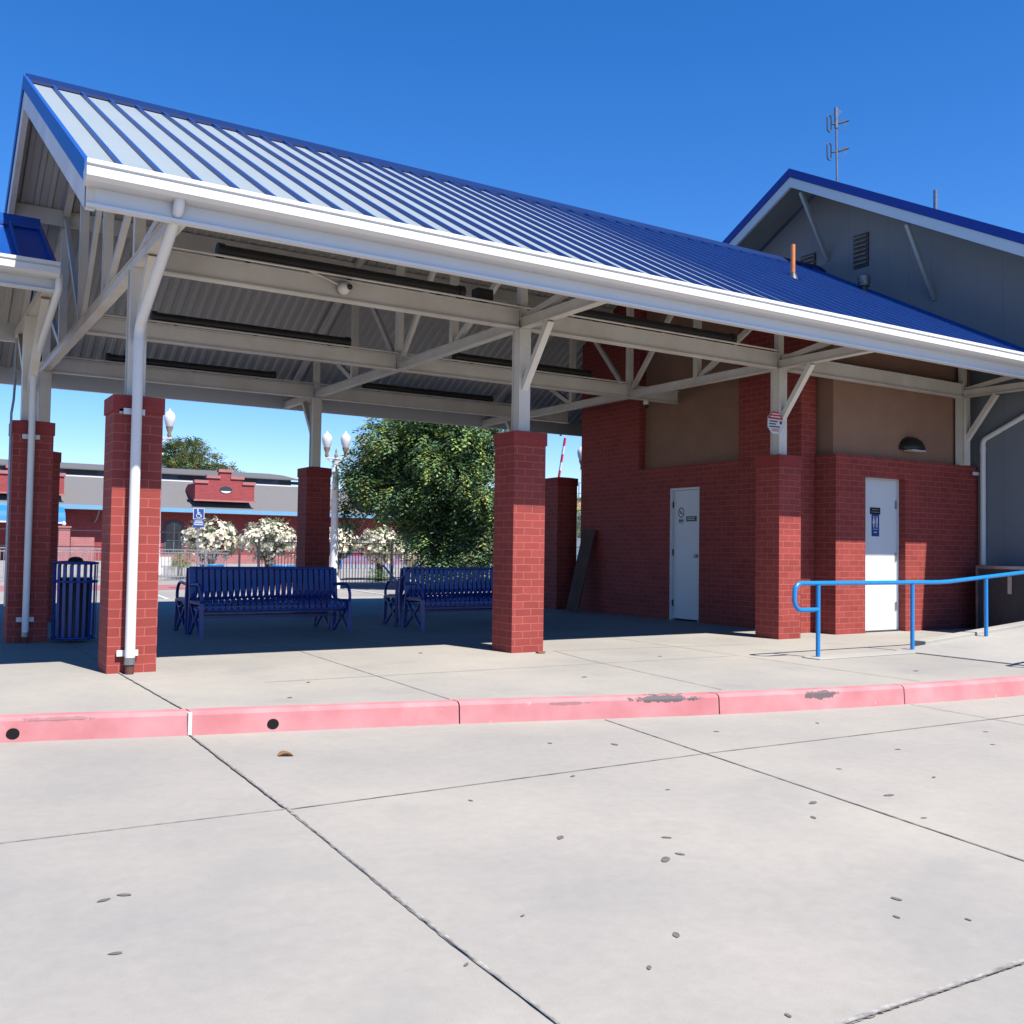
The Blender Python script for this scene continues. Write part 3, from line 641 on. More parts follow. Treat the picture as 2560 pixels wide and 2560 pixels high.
# doors
d1 = MB().box(XW + .06, XW + .10, dY0 + .035, dY1 - .035, .03, 2.055).build('door', 'white_door', bd)
MB().box(XW + .02, XW + .12, dY0, dY0 + .034, -.02, 2.09).box(XW + .02, XW + .12, dY1 - .034, dY1, -.02, 2.09).box(XW + .02, XW + .12, dY0 + .034, dY1 - .034, 2.057, 2.09).build('door_frame', 'white_door', d1)
for zz in (1.83, 1.07, .27): MB().box(XW + .045, XW + .06, dY1 - .055, dY1 - .03, zz - .05, zz + .05).build('hinge', 'black_metal', d1)
MB().lathe(0, 0, [(.02, -.05), (.03, -.05), (.03, 0), (.012, 0)], 12)
rot_mb(MB().lathe(0, 0, [(.001, 0), (.028, 0), (.03, .03), (.012, .035), (.012, .06), (.001, .06)], 12), (XW + .0, dY0 + .10, 1.02), 'Y', 90).build('knob', 'grey_metal', d1)
q = MB()                                                   # prohibition roundel: ring, bar, caption strokes
yc, zc = 3.05, 1.70
for k in range(24):
    a, b_ = 2 * math.pi * k / 24, 2 * math.pi * (k + 1) / 24
    q.poly([(XW + .058, yc + .070 * math.cos(a), zc + .082 * math.sin(a)), (XW + .058, yc + .070 * math.cos(b_), zc + .082 * math.sin(b_)), (XW + .058, yc + .054 * math.cos(b_), zc + .066 * math.sin(b_)), (XW + .058, yc + .054 * math.cos(a), zc + .066 * math.sin(a))], (.001, 0, 0), 1)
q.beam((XW + .0565, yc + .045, zc + .045), (XW + .0565, yc - .045, zc - .045), .014, .001, 0, up=(1, 0, 0))
q.box(XW + .055, XW + .0565, yc - .03, yc + .035, zc - .015, zc - .003, 1); q.box(XW + .055, XW + .0565, yc - .02, yc + .03, zc + .01, zc + .018, 1)
for k in range(4): q.box(XW + .057, XW + .0585, yc - .055 + k * .03, yc - .035 + k * .03, zc - .15, zc - .105, 1)
q.box(XW + .057, XW + .0585, yc - .05, yc + .05, zc - .172, zc - .165, 1)
q.build('prohibition_sticker', ['sign_red', 'sign_black'], d1)
q = MB(); q.box(XW + .052, XW + .0585, 2.70, 2.93, 1.56, 1.64, 0); q.box(XW + .050, XW + .0515, 2.73, 2.90, 1.612, 1.62, 1); q.box(XW + .050, XW + .0515, 2.73, 2.90, 1.585, 1.593, 1)
q.build('name_plate', ['sign_black', 'grey_metal'], d1)
YD = YFr + .13
d2 = MB().box(dx0 + .02, dx1 - .02, YD, YD + .045, .02, 2.145).build('door', 'white_door', bd)
MB().box(dx0, dx0 + .018, YD - .02, YD + .06, -.02, 2.165).box(dx1 - .018, dx1, YD - .02, YD + .06, -.02, 2.165).box(dx0 + .018, dx1 - .018, YD - .02, YD + .06, 2.147, 2.165).build('door_frame', 'white_door', d2)
for zz in (1.80, 1.05, .35): MB().box(dx1 - .065, dx1 - .04, YD - .014, YD - .001, zz - .06, zz + .06).build('hinge', 'grey_metal', d2)
MB().box(dx0 + .02, dx1 - .02, YD - .06, YD + .1, 0, .018).build('threshold', 'dark_metal', d2)
sx = 10.20
q = MB(); q.box(sx - .11, sx + .11, YD - .006, YD - .001, 1.65, 1.745, 0); q.box(sx - .07, sx + .08, YD - .008, YD - .006, 1.712, 1.722, 3); q.box(sx - .09, sx + .09, YD - .008, YD - .006, 1.677, 1.687, 3)
q.box(sx - .075, sx + .085, YD - .006, YD - .001, 1.34, 1.6495, 1)
for cx, skirt in ((sx - .035, 1), (sx + .035, 0)):
    q.poly([(cx + .012 * math.cos(R(30 * k)), YD - .008, 1.615 + .013 * math.sin(R(30 * k))) for k in range(12)], (0, .002, 0), 2)
    if skirt: q.poly([(cx - .012, YD - .008, 1.598), (cx + .012, YD - .008, 1.598), (cx + .028, YD - .008, 1.52), (cx + .010, YD - .008, 1.52), (cx + .010, YD - .008, 1.465), (cx - .010, YD - .008, 1.465), (cx - .010, YD - .008, 1.52), (cx - .028, YD - .008, 1.52)][::-1], (0, .002, 0), 2)
    else: q.box(cx - .018, cx + .018, YD - .008, YD - .006, 1.53, 1.598, 2).box(cx - .013, cx - .002, YD - .008, YD - .006, 1.465, 1.5295, 2).box(cx + .002, cx + .013, YD - .008, YD - .006, 1.465, 1.5295, 2)
q.box(sx - .002, sx + .002, YD - .008, YD - .006, 1.465, 1.62, 2)
q.box(sx - .05, sx + .05, YD - .008, YD - .006, 1.437, 1.445, 2).box(sx - .03, sx + .03, YD - .008, YD - .006, 1.39, 1.405, 2)
q.build('restroom_sign', ['sign_black', 'sign_blue', 'sign_white', 'grey_metal'], d2)
downspout(bd, [(12.40, -1.34, 3.60), (12.40, -1.34, 3.5), (12.40, .09, 2.84), (12.40, .09, .95)], .042, [(12.34, .16, 2.33)])
MB().box(12.02, 12.18, .12, .20, 0, 2.44).build('brick_edge', 'red_brick', bd) if False else None
# wall light
t_ = thing('wall_light', 'dark half dome light on the tan wall above the white restroom door', 'light fixture', (10.95, .32, 2.69))
q = MB(); n_ = 16; cx, cz = 10.95, 2.60; base = []
for i in range(7):
    ph = R(90) * i / 6
    for k in range(n_ + 1):
        th = math.pi * k / n_; r = .25 * math.cos(ph); q.v.append((cx + r * math.cos(th), .31 - r * .8 * math.sin(th), cz + .2 * math.sin(ph)))
for i in range(6):
    for k in range(n_): a = i * (n_ + 1) + k; q.face((a, a + n_ + 1, a + n_ + 2, a + 1), 0, True)
q.face([k for k in range(n_ + 1)], 0)
q.build('shade', 'black_metal', t_); MB().box(cx - .15, cx + .15, .15, .3, cz - .02, cz - .002).build('lens', 'globe', t_)
# cabinet beside the hall wall
t_ = thing('utility_cabinet', 'dark grey cabinet with a pale metal frame against the hall wall', 'cabinet', (12.2, -.8, 0))
MB().box(11.97, 12.42, -1.55, -.10, .02, .90).build('panel', 'dark_metal', t_)
MB().box(11.94, 12.44, -1.6, -.08, .901, .945).box(11.94, 11.969, -.115, -.08, .0, .90).box(11.94, 11.969, -1.6, -1.56, .0, .90).box(11.94, 11.969, -.9, -.87, .0, .90).build('frame', 'galv', t_)
MB().box(11.955, 11.969, -.62, -.56, .55, .8).build('label_plate', 'grey_metal', t_)

q = MB().beam((8.62, 5.42, .01), (8.90, 5.30, 1.45), .34, .03, 0, up=(1, 0, 0)); tag(q.build('leaning_board', 'dark_board'), 'dim brown board leaning against the shaded brick wall by the rear corner', 'board')
# roof-top things
t_ = thing('vent_pipe', 'thin copper coloured pipe rising from the blue canopy roof', 'pipe', (9.71, 1.405, 5.18))
MB().tube([(9.71, 1.405, 5.12), (9.71, 1.405, 5.69)], .034, 12).build('pipe', 'copper', t_); MB().lathe(9.71, 1.405, [(.09, 5.15), (.05, 5.25), (.036, 5.27)], 14).build('flashing_boot', 'dark_metal', t_)
t_ = thing('roof_vent', 'ribbed silver vent cap on the blue roof beside the grey gable wall', 'vent', (11.79, 1.77, 5.38))
MB().tube([(11.79, 1.77, 5.30), (11.79, 1.77, 5.47)], .06, 14).build('vent_pipe', 'dark_metal', t_)
prf = []
for k in range(5): prf += [(.10, 5.47 + k * .035), (.10, 5.487 + k * .035), (.085, 5.489 + k * .035), (.085, 5.503 + k * .035)]
MB().lathe(11.79, 1.77, prf + [(.05, 5.66), (.001, 5.67)], 18).build('vent_cap', 'galv', t_)
t_ = thing('antenna_mast', 'steel antenna mast with two loop arms standing on the hall ridge', 'antenna', (12.93, 3.26, 7.86))
MB().tube([(12.93, 3.26, 7.80), (12.90, 3.26, 8.9)], .022, 10).build('mast', 'galv', t_)
MB().tube([(12.90, 3.26, 8.9), (12.89, 3.26, 9.28)], .038, 10).build('mast_head', 'galv', t_)
MB().poly([(12.87, 3.25, 9.28), (13.05, 3.25, 9.25), (12.97, 3.25, 9.17), (12.90, 3.25, 9.08)], (0, .04, 0)).build('head_bracket', 'galv', t_)
for z0 in (8.42, 8.94):
    lp = []; cx = 12.71
    for k in range(20):
        a = 2 * math.pi * k / 20; lp.append((cx + .055 * math.cos(a), 3.26, z0 - .0 + (.10 if math.sin(a) > 0 else -.10) * 1.0 + .055 * math.sin(a)))
    A = MB().tube(lp, .012, 8, closed=True); A.tube([(12.76, 3.26, z0), (12.95, 3.26, z0 + .06)], .016, 8); A.tube([(12.95, 3.26, z0 + .06), (13.23, 3.26, z0 + .19)], .022, 8); A.tube([(13.22, 3.26, z0 + .17), (13.12, 3.26, z0 + .02), (12.99, 3.26, z0 - .05)], .005, 6)
    A.build('loop_arm', 'dark_metal', t_)
t_ = thing('roof_pipe', 'short pale vent pipe above the near slope of the hall roof', 'pipe', (13.2, 1.5, 6.9)) if False else None
q = MB().tube([(12.6, 1.02, 6.55), (12.6, 1.02, 7.0)], .035, 12); tag(q.build('roof_pipe', 'galv'), 'short silver vent pipe standing on the near slope of the hall roof', 'pipe')

# ------------------------------------------------------------ handrails
def handrail(label, Y, x0, x1, posts, loop=True):
    t_ = thing('handrail', label, 'handrail', (x0, Y, 0), 'blue ramp handrails')
    def rh(x): return .775 + max(0, x - 8.8) * .07
    r = .024; P = []
    if loop:
        P += [(x0 + .36, Y, .50), (x0 + .10, Y, .50)]
        for k in range(1, 6): a = R(-90 - 90 * k / 5); P.append((x0 + .10 + .10 * math.cos(a), Y, .60 + .10 * math.sin(a)))
        for k in range(1, 6): a = R(180 - 90 * k / 5); P.append((x0 + .10 + .10 * math.cos(a), Y, .675 + .10 * math.sin(a)))
    P += [(8.7, Y, .775), (8.9, Y, .782), (9.2, Y, rh(9.2)), (x1, Y, rh(x1))]
    MB().tube(P, r, 14).build('top_rail', 'rail_blue', t_)
    for x in posts: MB().tube([(x, Y, (rz(x) if x > 8.4 else 0) - .01), (x, Y, rh(x) - .02)], r * .96, 14).build('post', 'rail_blue', t_)
handrail('blue pipe handrail with a looped end in front of the restroom door', -1.70, 6.30, 14.5, (6.657, 8.215, 9.62, 11.1, 12.6))
handrail('blue pipe handrail along the near side of the concrete ramp', -3.56, 7.93, 14.5, (8.35, 9.8, 11.3, 12.8))

# ------------------------------------------------------------ benches
def bench(x0, x1, yb, dr):
    L = x1 - x0
    t_ = thing('slatted_bench', '', 'bench', ((x0 + x1) / 2, yb, 0), 'blue benches set back to back under the canopy')
    prof = [(0, .80), (.02, .66), (.045, .52), (.075, .46), (.13, .425), (.22, .415), (.34, .42), (.43, .425), (.475, .405), (.49, .365), (.488, .32)]
    q = MB(); n = int(L / .072)
    for i in range(n):
        x = x0 + .05 + (L - .1) * i / (n - 1)
        for (a, za), (b_, zb) in zip(prof, prof[1:]):
            da = (zb - za, -(b_ - a)); l = math.hypot(*da); da = (da[0] / l * .004, da[1] / l * .004)
            ya, yb2 = yb + dr * a, yb + dr * b_
            q.hexa([(x - .026, ya - dr * da[0], za - da[1]), (x + .026, ya - dr * da[0], za - da[1]), (x + .026, ya + dr * da[0], za + da[1]), (x - .026, ya + dr * da[0], za + da[1]),
                    (x - .026, yb2 - dr * da[0], zb - da[1]), (x + .026, yb2 - dr * da[0], zb - da[1]), (x + .026, yb2 + dr * da[0], zb + da[1]), (x - .026, yb2 + dr * da[0], zb + da[1])])
    q.tube([(x0 + .03, yb, .80), (x1 - .03, yb, .80)], .017, 8); q.tube([(x0 + .03, yb + dr * .485, .315), (x1 - .03, yb + dr * .485, .315)], .015, 8)
    q.build('slatted_seat', 'bench_blue', t_)
    MB().box(x0 + .03, x1 - .03, yb + dr * .15 - .015, yb + dr * .15 + .015, .20, .225).build('cross_rail', 'bench_blue', t_)
    MB().box(x0 + .03, x1 - .03, yb + dr * .33 - .015, yb + dr * .33 + .015, .27, .295).build('cross_rail', 'bench_blue', t_)
    for x in (x0 + .02, x1 - .02):
        f = MB(); Y = lambda a: yb + dr * a
        f.beam((x, Y(.0), .80), (x, Y(.05), .44), .045, .035).beam((x, Y(.05), .44), (x, Y(.0), .0), .045, .04)
        f.beam((x, Y(.52), .40), (x, Y(.54), .0), .045, .04).beam((x, Y(.05), .40), (x, Y(.52), .40), .045, .035)
        f.beam((x, Y(.05), .38), (x, Y(.26), .20), .03, .03).beam((x, Y(.5), .38), (x, Y(.28), .20), .03, .03).beam((x, Y(.26), .20), (x, Y(.04), .03), .03, .03).beam((x, Y(.28), .20), (x, Y(.5), .03), .03, .03)
        f.build('end_frame', 'bench_blue', t_)
        arm = [(x, Y(.03), .60)] + [(x, Y(.36 + .17 * math.sin(R(a))), .46 + .155 * math.cos(R(a))) for a in range(0, 181, 20)] + [(x, Y(.25), .33)]
        MB().tube(arm, .02, 8).build('armrest', 'bench_blue', t_)
    return t_
bl = ['near bench of the left back to back pair, facing the driveway', 'far bench of the left back to back pair, facing the parking lot', 'near bench of the right back to back pair, beside the middle pillar', 'far bench of the right back to back pair, facing the parking lot']
bb = []
for k, (x0, x1, yb, dr) in enumerate(((1.49, 3.36, 3.36, -1), (1.49, 3.36, 3.46, 1), (4.36, 6.22, 3.40, -1), (4.36, 6.22, 3.50, 1))):
    if k in (0,): t_ = bench(x0, x1, yb, dr); src = t_
    elif k == 2: t_ = copy_tree(bb[0]); t_.location.x += 4.36 - 1.49; t_.location.y += .04
    elif k == 1: t_ = bench(x0, x1, yb, dr)
    else: t_ = copy_tree(bb[1]); t_.location.x += 4.36 - 1.49; t_.location.y += .04
    t_['label'] = 'blue slatted ' + bl[k]; bb.append(t_)
t_ = thing('divider_bracket', 'dark Y-shaped metal bracket sticking up at the left end of the right benches', 'bracket', (4.3, 3.45, 0))
MB().tube([(4.28, 3.45, 0), (4.28, 3.45, .62)], .022, 8).build('stem', 'bench_blue', t_)
MB().beam((4.28, 3.45, .62), (4.12, 3.56, .84), .05, .02).beam((4.28, 3.45, .62), (4.46, 3.33, .82), .05, .02).build('fork', 'bench_blue', t_)

# ------------------------------------------------------------ litter bin
cx, cy = .18, 3.02
t_ = thing('litter_bin', 'blue slatted metal litter bin with dark dome lid between the left pillars', 'litter bin', (cx, cy, 0))
q = MB()
for k in range(20):
    a = 2 * math.pi * k / 20; c, s_ = math.cos(a), math.sin(a)
    pr = [(.218, .03), (.222, .35), (.226, .84)]
    for (r0, z0), (r1, z1) in zip(pr, pr[1:]):
        q.beam((cx + r0 * c, cy + r0 * s_, z0), (cx + r1 * c, cy + r1 * s_, z1), .034, .006, 0, up=(c, s_, 0))
q.build('slats', 'bench_blue', t_)
bnd = MB()
for r, z in ((.220, .05), (.225, .66), (.228, .86)):
    bnd.tube([(cx + r * math.cos(2 * math.pi * k / 28), cy + r * math.sin(2 * math.pi * k / 28), z) for k in range(28)], .014, 8, closed=True)
bnd.build('hoops', 'bench_blue', t_)
MB().lathe(cx, cy, [(.17, .05), (.18, .70), (.16, .70)], 24).build('liner', 'dark_metal', t_)
MB().lathe(cx, cy, [(.225, .868), (.20, .878), (.08, .885), (.07, .91), (.04, .925), (.001, .93)], 24).build('lid', 'black_metal', t_)

# ------------------------------------------------------------ street furniture beyond
def lamp(x, y, h, label, k=1., rot=0., twin=True):
    t_ = thing('street_lamp', label, 'street lamp', (x, y, ZD), 'globe street lamps beyond the canopy')
    c, s_ = math.cos(rot), math.sin(rot); sp = .275 * k
    zt = h
    MB().lathe(x, y, [(.20 * k, ZD), (.20 * k, ZD + .25), (.14 * k, ZD + .35), (.115 * k, ZD + .8), (.09 * k, zt - .95 * k), (.13 * k, zt - .94 * k), (.13 * k, zt - .88 * k), (.08 * k, zt - .87 * k), (.085 * k, zt - .55 * k), (.11 * k, zt - .50 * k)], 16).build('column', 'hall_white', t_)
    q = MB(); q.beam((x - c * sp * 1.25, y - s_ * sp * 1.25, zt - .47 * k), (x + c * sp * 1.25, y + s_ * sp * 1.25, zt - .47 * k), .06 * k, .05 * k)
    for sg in (-1, 1): q.tube([(x + sg * c * .04, y + sg * s_ * .04, zt - .85 * k), (x + sg * c * sp * .35, y + sg * s_ * sp * .35, zt - .58 * k), (x + sg * c * sp * .9, y + sg * s_ * sp * .9, zt - .50 * k)], .022 * k, 8)
    q.build('cross_arm', 'hall_white', t_)
    MB().lathe(x, y, [(.05 * k, zt - .44 * k), (.06 * k, zt - .38 * k), (.02 * k, zt - .33 * k), (.035 * k, zt - .28 * k), (.005 * k, zt - .18 * k)], 12).build('finial', 'lamp_bronze', t_)
    for sg in (-1, 1):
        gx, gy = x + sg * c * sp, y + sg * s_ * sp
        MB().lathe(gx, gy, [(.04 * k, zt - .44 * k), (.06 * k, zt - .40 * k), (.045 * k, zt - .33 * k), (.095 * k, zt - .20 * k), (.10 * k, zt - .16 * k)], 14).build('lamp_holder', 'lamp_bronze', t_)
        MB().lathe(gx, gy, [(.09 * k, zt - .158 * k), (.13 * k, zt - .05 * k), (.15 * k, zt + .06 * k), (.145 * k, zt + .14 * k), (.10 * k, zt + .22 * k), (.04 * k, zt + .26 * k), (.02 * k, zt + .31 * k), (.001, zt + .33 * k)], 18).build('globe', 'globe', t_)
RROT = math.atan2(-.532, .846)
lamp(9.44, 18.53, 4.16, 'white twin globe street lamp rising left of the leafy tree', 1.0, RROT)
lamp(7.49, 32.66, 6.1, 'white twin globe street lamp mostly behind the left front pillar', 1.5, RROT)
lamp(16.40, 15.35, 3.98, 'white twin globe street lamp half hidden by the building corner', 1.0, RROT)
# accessible parking sign
t_ = thing('parking_sign', 'blue accessible parking sign on a thin pole behind the left bench', 'sign', (5.55, 18.73, ZD))
MB().tube([(5.55, 18.73, ZD), (5.55, 18.73, 2.08)], .025, 10).build('pole', 'grey_metal', t_)
q = MB(); y = 18.69; q.box(5.40, 5.70, y, y + .01, 1.78, 2.08, 0); q.box(5.415, 5.685, y - .003, y - .001, 1.795, 2.065, 1)
cx, cz = 5.55, 1.90
q.poly([(cx - .03 + .022 * math.cos(R(30 * k)), y - .006, 2.03 + .022 * math.sin(R(30 * k))) for k in range(12)], (0, .002, 0), 0)
q.beam((cx - .03, y - .005, 2.0), (cx - .01, y - .005, 1.92), .002, .028, 0, up=(1, 0, 0)).beam((cx - .01, y - .005, 1.915), (cx + .05, y - .005, 1.915), .002, .024, 0).beam((cx + .05, y - .005, 1.915), (cx + .075, y - .005, 1.84), .002, .022, 0, up=(1, 0, 0)).beam((cx - .02, y - .0075, 1.965), (cx + .035, y - .0075, 1.965), .002, .016, 0)
for k in range(10):
    a, b_ = R(110 + 24 * k), R(134 + 24 * k); q.beam((cx - .005 + .06 * math.cos(a), y - .010, 1.875 + .06 * math.sin(a)), (cx - .005 + .06 * math.cos(b_), y - .010, 1.875 + .06 * math.sin(b_)), .002, .016, 0, up=(0, 0, 1) if abs(math.cos(a)) < .6 else (1, 0, 0))
q.build('symbol_plate', ['sign_white', 'sign_blue'], t_)
q = MB(); q.box(5.40, 5.70, y, y + .01, 1.56, 1.77, 1)
for (a, b_, za) in ((5.45, 5.65, 1.72), (5.43, 5.67, 1.68), (5.43, 5.67, 1.62)): q.box(a, b_, y - .003, y - .001, za, za + .02, 0)
q.box(5.41, 5.69, y - .003, y - .001, 1.65, 1.658, 0); q.build('notice_plate', ['sign_white', 'sign_blue'], t_)
# railway gate arm
t_ = thing('crossing_gate', 'raised red and white striped crossing gate arm beyond the canopy', 'barrier', (23.75, 28.5, ZD))
MB().box(23.6, 23.9, 28.35, 28.65, ZD, 1.2).build('gate_post', 'galv', t_)
a0 = Vector((23.75, 28.5, 1.0)); a1 = Vector((24.34, 28.0, 6.2)); q = MB(); n = 14
for i in range(n): q.beam(a0.lerp(a1, i / n), a0.lerp(a1, (i + 1) / n), .07, .10, i % 2)
q.build('gate_arm', ['sign_white', 'sign_red'], t_)
# fences
def fence(label, pts, top, pick, mat, step=.11, rails=(1.17, .92), low=.02, r=.009, name='picket_fence', group=None):
    (xa, ya), (xb, yb) = pts; L = math.hypot(xb - xa, yb - ya); t_ = thing(name, label, 'fence', (xa, ya, ZD), group)
    ux, uy = (xb - xa) / L, (yb - ya) / L
    q = MB()
    for zr in rails: q.beam((xa, ya, ZD + zr), (xb, yb, ZD + zr), .035, .035)
    q.build('rails', mat, t_)
    if pick:
        q = MB(); s_ = step
        while s_ < L: q.box(xa + ux * s_ - r, xa + ux * s_ + r, ya + uy * s_ - r, ya + uy * s_ + r, ZD + low, ZD + pick); s_ += step
        q.build('pickets', mat, t_)
    s_ = 0
    while s_ <= L + .01:
        MB().box(xa + ux * s_ - .035, xa + ux * s_ + .035, ya + uy * s_ - .035, ya + uy * s_ + .035, ZD, ZD + top).build('post', mat, t_); s_ += 2.4
fence('black iron picket fence running behind the benches', ((8.6, 22.9), (23, 23.1)), 1.45, 1.02, 'iron', rails=(1.36, 1.0, .12))
fence('grey picket fence left of the flowering trees', ((-2.0, 25.5), (8.4, 25.6)), 1.1, 1.0, 'grey_metal', rails=(1.05, .95, .14))
fence('tall thin iron fence behind the flowering trees', ((-4.0, 31), (14.0, 31)), 1.75, 0, 'iron', rails=(1.70, 1.1))
fence('blue railing with many bars seen under the tree', ((20.0, 43.6), (33, 43.9)), 1.0, .45, 'rail_blue', rails=(.96, .84, .70, .56, .42), r=.02, step=.3, name='blue_railing', group='blue railings beyond the fence')
fence('blue railing seen between the middle pillar and the building', ((34, 43.9), (44, 44)), 1.0, .45, 'rail_blue', rails=(.96, .80, .64, .48), r=.02, step=.3, name='blue_railing', group='blue railings beyond the fence')

# ------------------------------------------------------------ foliage
def leafcloud(name, clumps, mats, weights, size, n, parent, droop=.3, seed=1, fan=6):
    rr = random.Random(seed); V = []; Fc = []; MI = []
    tot = sum(c[3] ** 2 for c in clumps)
    for ci, (cx, cy, cz, r, sq) in enumerate(clumps):
        k_ = int(n * r * r / tot); wt = weights if not callable(weights) else weights(cx, cy, cz)
        for _ in range(k_):
            u = rr.gauss(0, 1), rr.gauss(0, 1), rr.gauss(0, 1); l = math.sqrt(sum(a * a for a in u)) + 1e-6
            dd = Vector([a / l for a in u]); rad = r * (1 - .55 * rr.random() ** 1.8)
            p = Vector((cx, cy, cz)) + Vector((dd.x * rad, dd.y * rad, dd.z * rad * sq))
            ax = (dd + Vector((rr.uniform(-.6, .6), rr.uniform(-.6, .6), rr.uniform(-.5, .3) - droop))).normalized()
            side = ax.cross(Vector((0, 0, 1)));
            if side.length < .1: side = Vector((1, 0, 0))
            side.normalize(); mi = rr.choices(range(len(mats)), wt)[0]
            ln = size * rr.uniform(1.6, 3.0)
            for j in range(fan):
                t = (j + .6) / fan; c = p + ax * ln * t + Vector((0, 0, -droop * ln * t * t * .6)); sg = 1 if j % 2 else -1
                ld = (side * sg + ax * .7 + Vector((0, 0, rr.uniform(-.5, .2)))).normalized(); wd = ld.cross(ax).normalized() if False else ax.cross(ld).normalized().cross(ld).normalized()
                s1 = size * rr.uniform(.7, 1.2); b = len(V)
                V += [tuple(c), tuple(c + ld * s1 * .5 + wd * s1 * .22), tuple(c + ld * s1), tuple(c + ld * s1 * .5 - wd * s1 * .22)]
                Fc.append((b, b + 1, b + 2, b + 3)); MI.append(mi)
    me = bpy.data.meshes.new(name); o0 = Vector(parent['_o']) if parent else Vector((0, 0, 0))
    me.from_pydata([tuple(Vector(v) - o0) for v in V], [], Fc)
    for mm in mats: me.materials.append(MAT[mm])
    me.polygons.foreach_set('material_index', MI); me.update()
    ob = bpy.data.objects.new(name, me); COL.objects.link(ob)
    if parent: ob.parent = parent
    return ob
# big drooping tree behind the benches
TC = Vector((12.4, 17.9, 0))
tr = thing('leafy_tree', 'large leafy green tree with drooping crown behind the benches', 'tree', (TC.x, TC.y, ZD))
rr = random.Random(3); cl = []
for (a, e, k_) in [(i * 137.5, rr.uniform(-.55, .98), rr.uniform(.74, 1.1)) for i in range(50)]:
    ca = math.sqrt(max(0, 1 - e * e)); cl.append((TC.x + 2.3 * k_ * ca * math.cos(R(a)), TC.y + 2.3 * k_ * ca * math.sin(R(a)), 2.95 + 2.55 * e * k_, rr.uniform(.36, .72), .8))
for _ in range(16): cl.append((TC.x + rr.uniform(-1.3, 1.3), TC.y + rr.uniform(-1.3, 1.3), rr.uniform(1.3, 4.4), .85, .9))
for (ax_, bz) in ((-.5, 1.5), (.3, .75), (.9, .9), (1.5, 1.0), (-1.5, 1.6), (.1, .45), (.6, .5), (0.1, 1.2), (.8, 1.3), (-.2, 1.5), (1.7, 1.5), (2.0, 1.2), (.2, .9), (1.2, .6)):    # low hanging boughs, camera side
    cl.append((TC.x + RT.x * ax_ - F.x * 1.2, TC.y + RT.y * ax_ - F.y * 1.2, bz + .1, .45, .9))
def side_(c): return (c[0] - TC.x) * RT.x + (c[1] - TC.y) * RT.y
cl = [c for c in cl if not (c[2] < (1.75 if side_(c) < -.55 else 1.0) and side_(c) < .1)]
for (ax_, bz, rr_) in ((-2.35, 3.1, .33), (-2.15, 4.05, .28), (-1.6, 4.9, .36), (-2.6, 2.5, .34), (-2.45, 2.0, .3), (-.9, 5.35, .4), (.3, 5.6, .4), (1.4, 5.3, .42), (2.3, 4.6, .4)):
    cl.append((TC.x + RT.x * ax_ - F.x * .6, TC.y + RT.y * ax_ - F.y * .6, bz, rr_, .8))
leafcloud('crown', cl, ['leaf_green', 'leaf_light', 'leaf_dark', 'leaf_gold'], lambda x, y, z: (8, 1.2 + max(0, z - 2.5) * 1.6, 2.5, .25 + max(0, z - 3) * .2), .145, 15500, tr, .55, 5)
tk = MB().tube([(TC.x, TC.y, ZD - .05), (TC.x + .03, TC.y, .6), (TC.x, TC.y + .05, 1.3)], [.17, .13, .12], 12)
for k in range(9):
    a = R(k * 40); tk.tube([(TC.x, TC.y + .05, 1.2), (TC.x + .5 * math.cos(a), TC.y + .5 * math.sin(a), 2.0), (TC.x + 1.3 * math.cos(a), TC.y + 1.3 * math.sin(a), 2.7 + (k % 3) * .5)], [.085, .06, .025], 8)
tk.tube([(TC.x, TC.y, 1.2), (TC.x + .1, TC.y, 3), (TC.x - .1, TC.y, 4.6)], [.11, .07, .03], 8); tk.build('trunk', 'bark', tr)
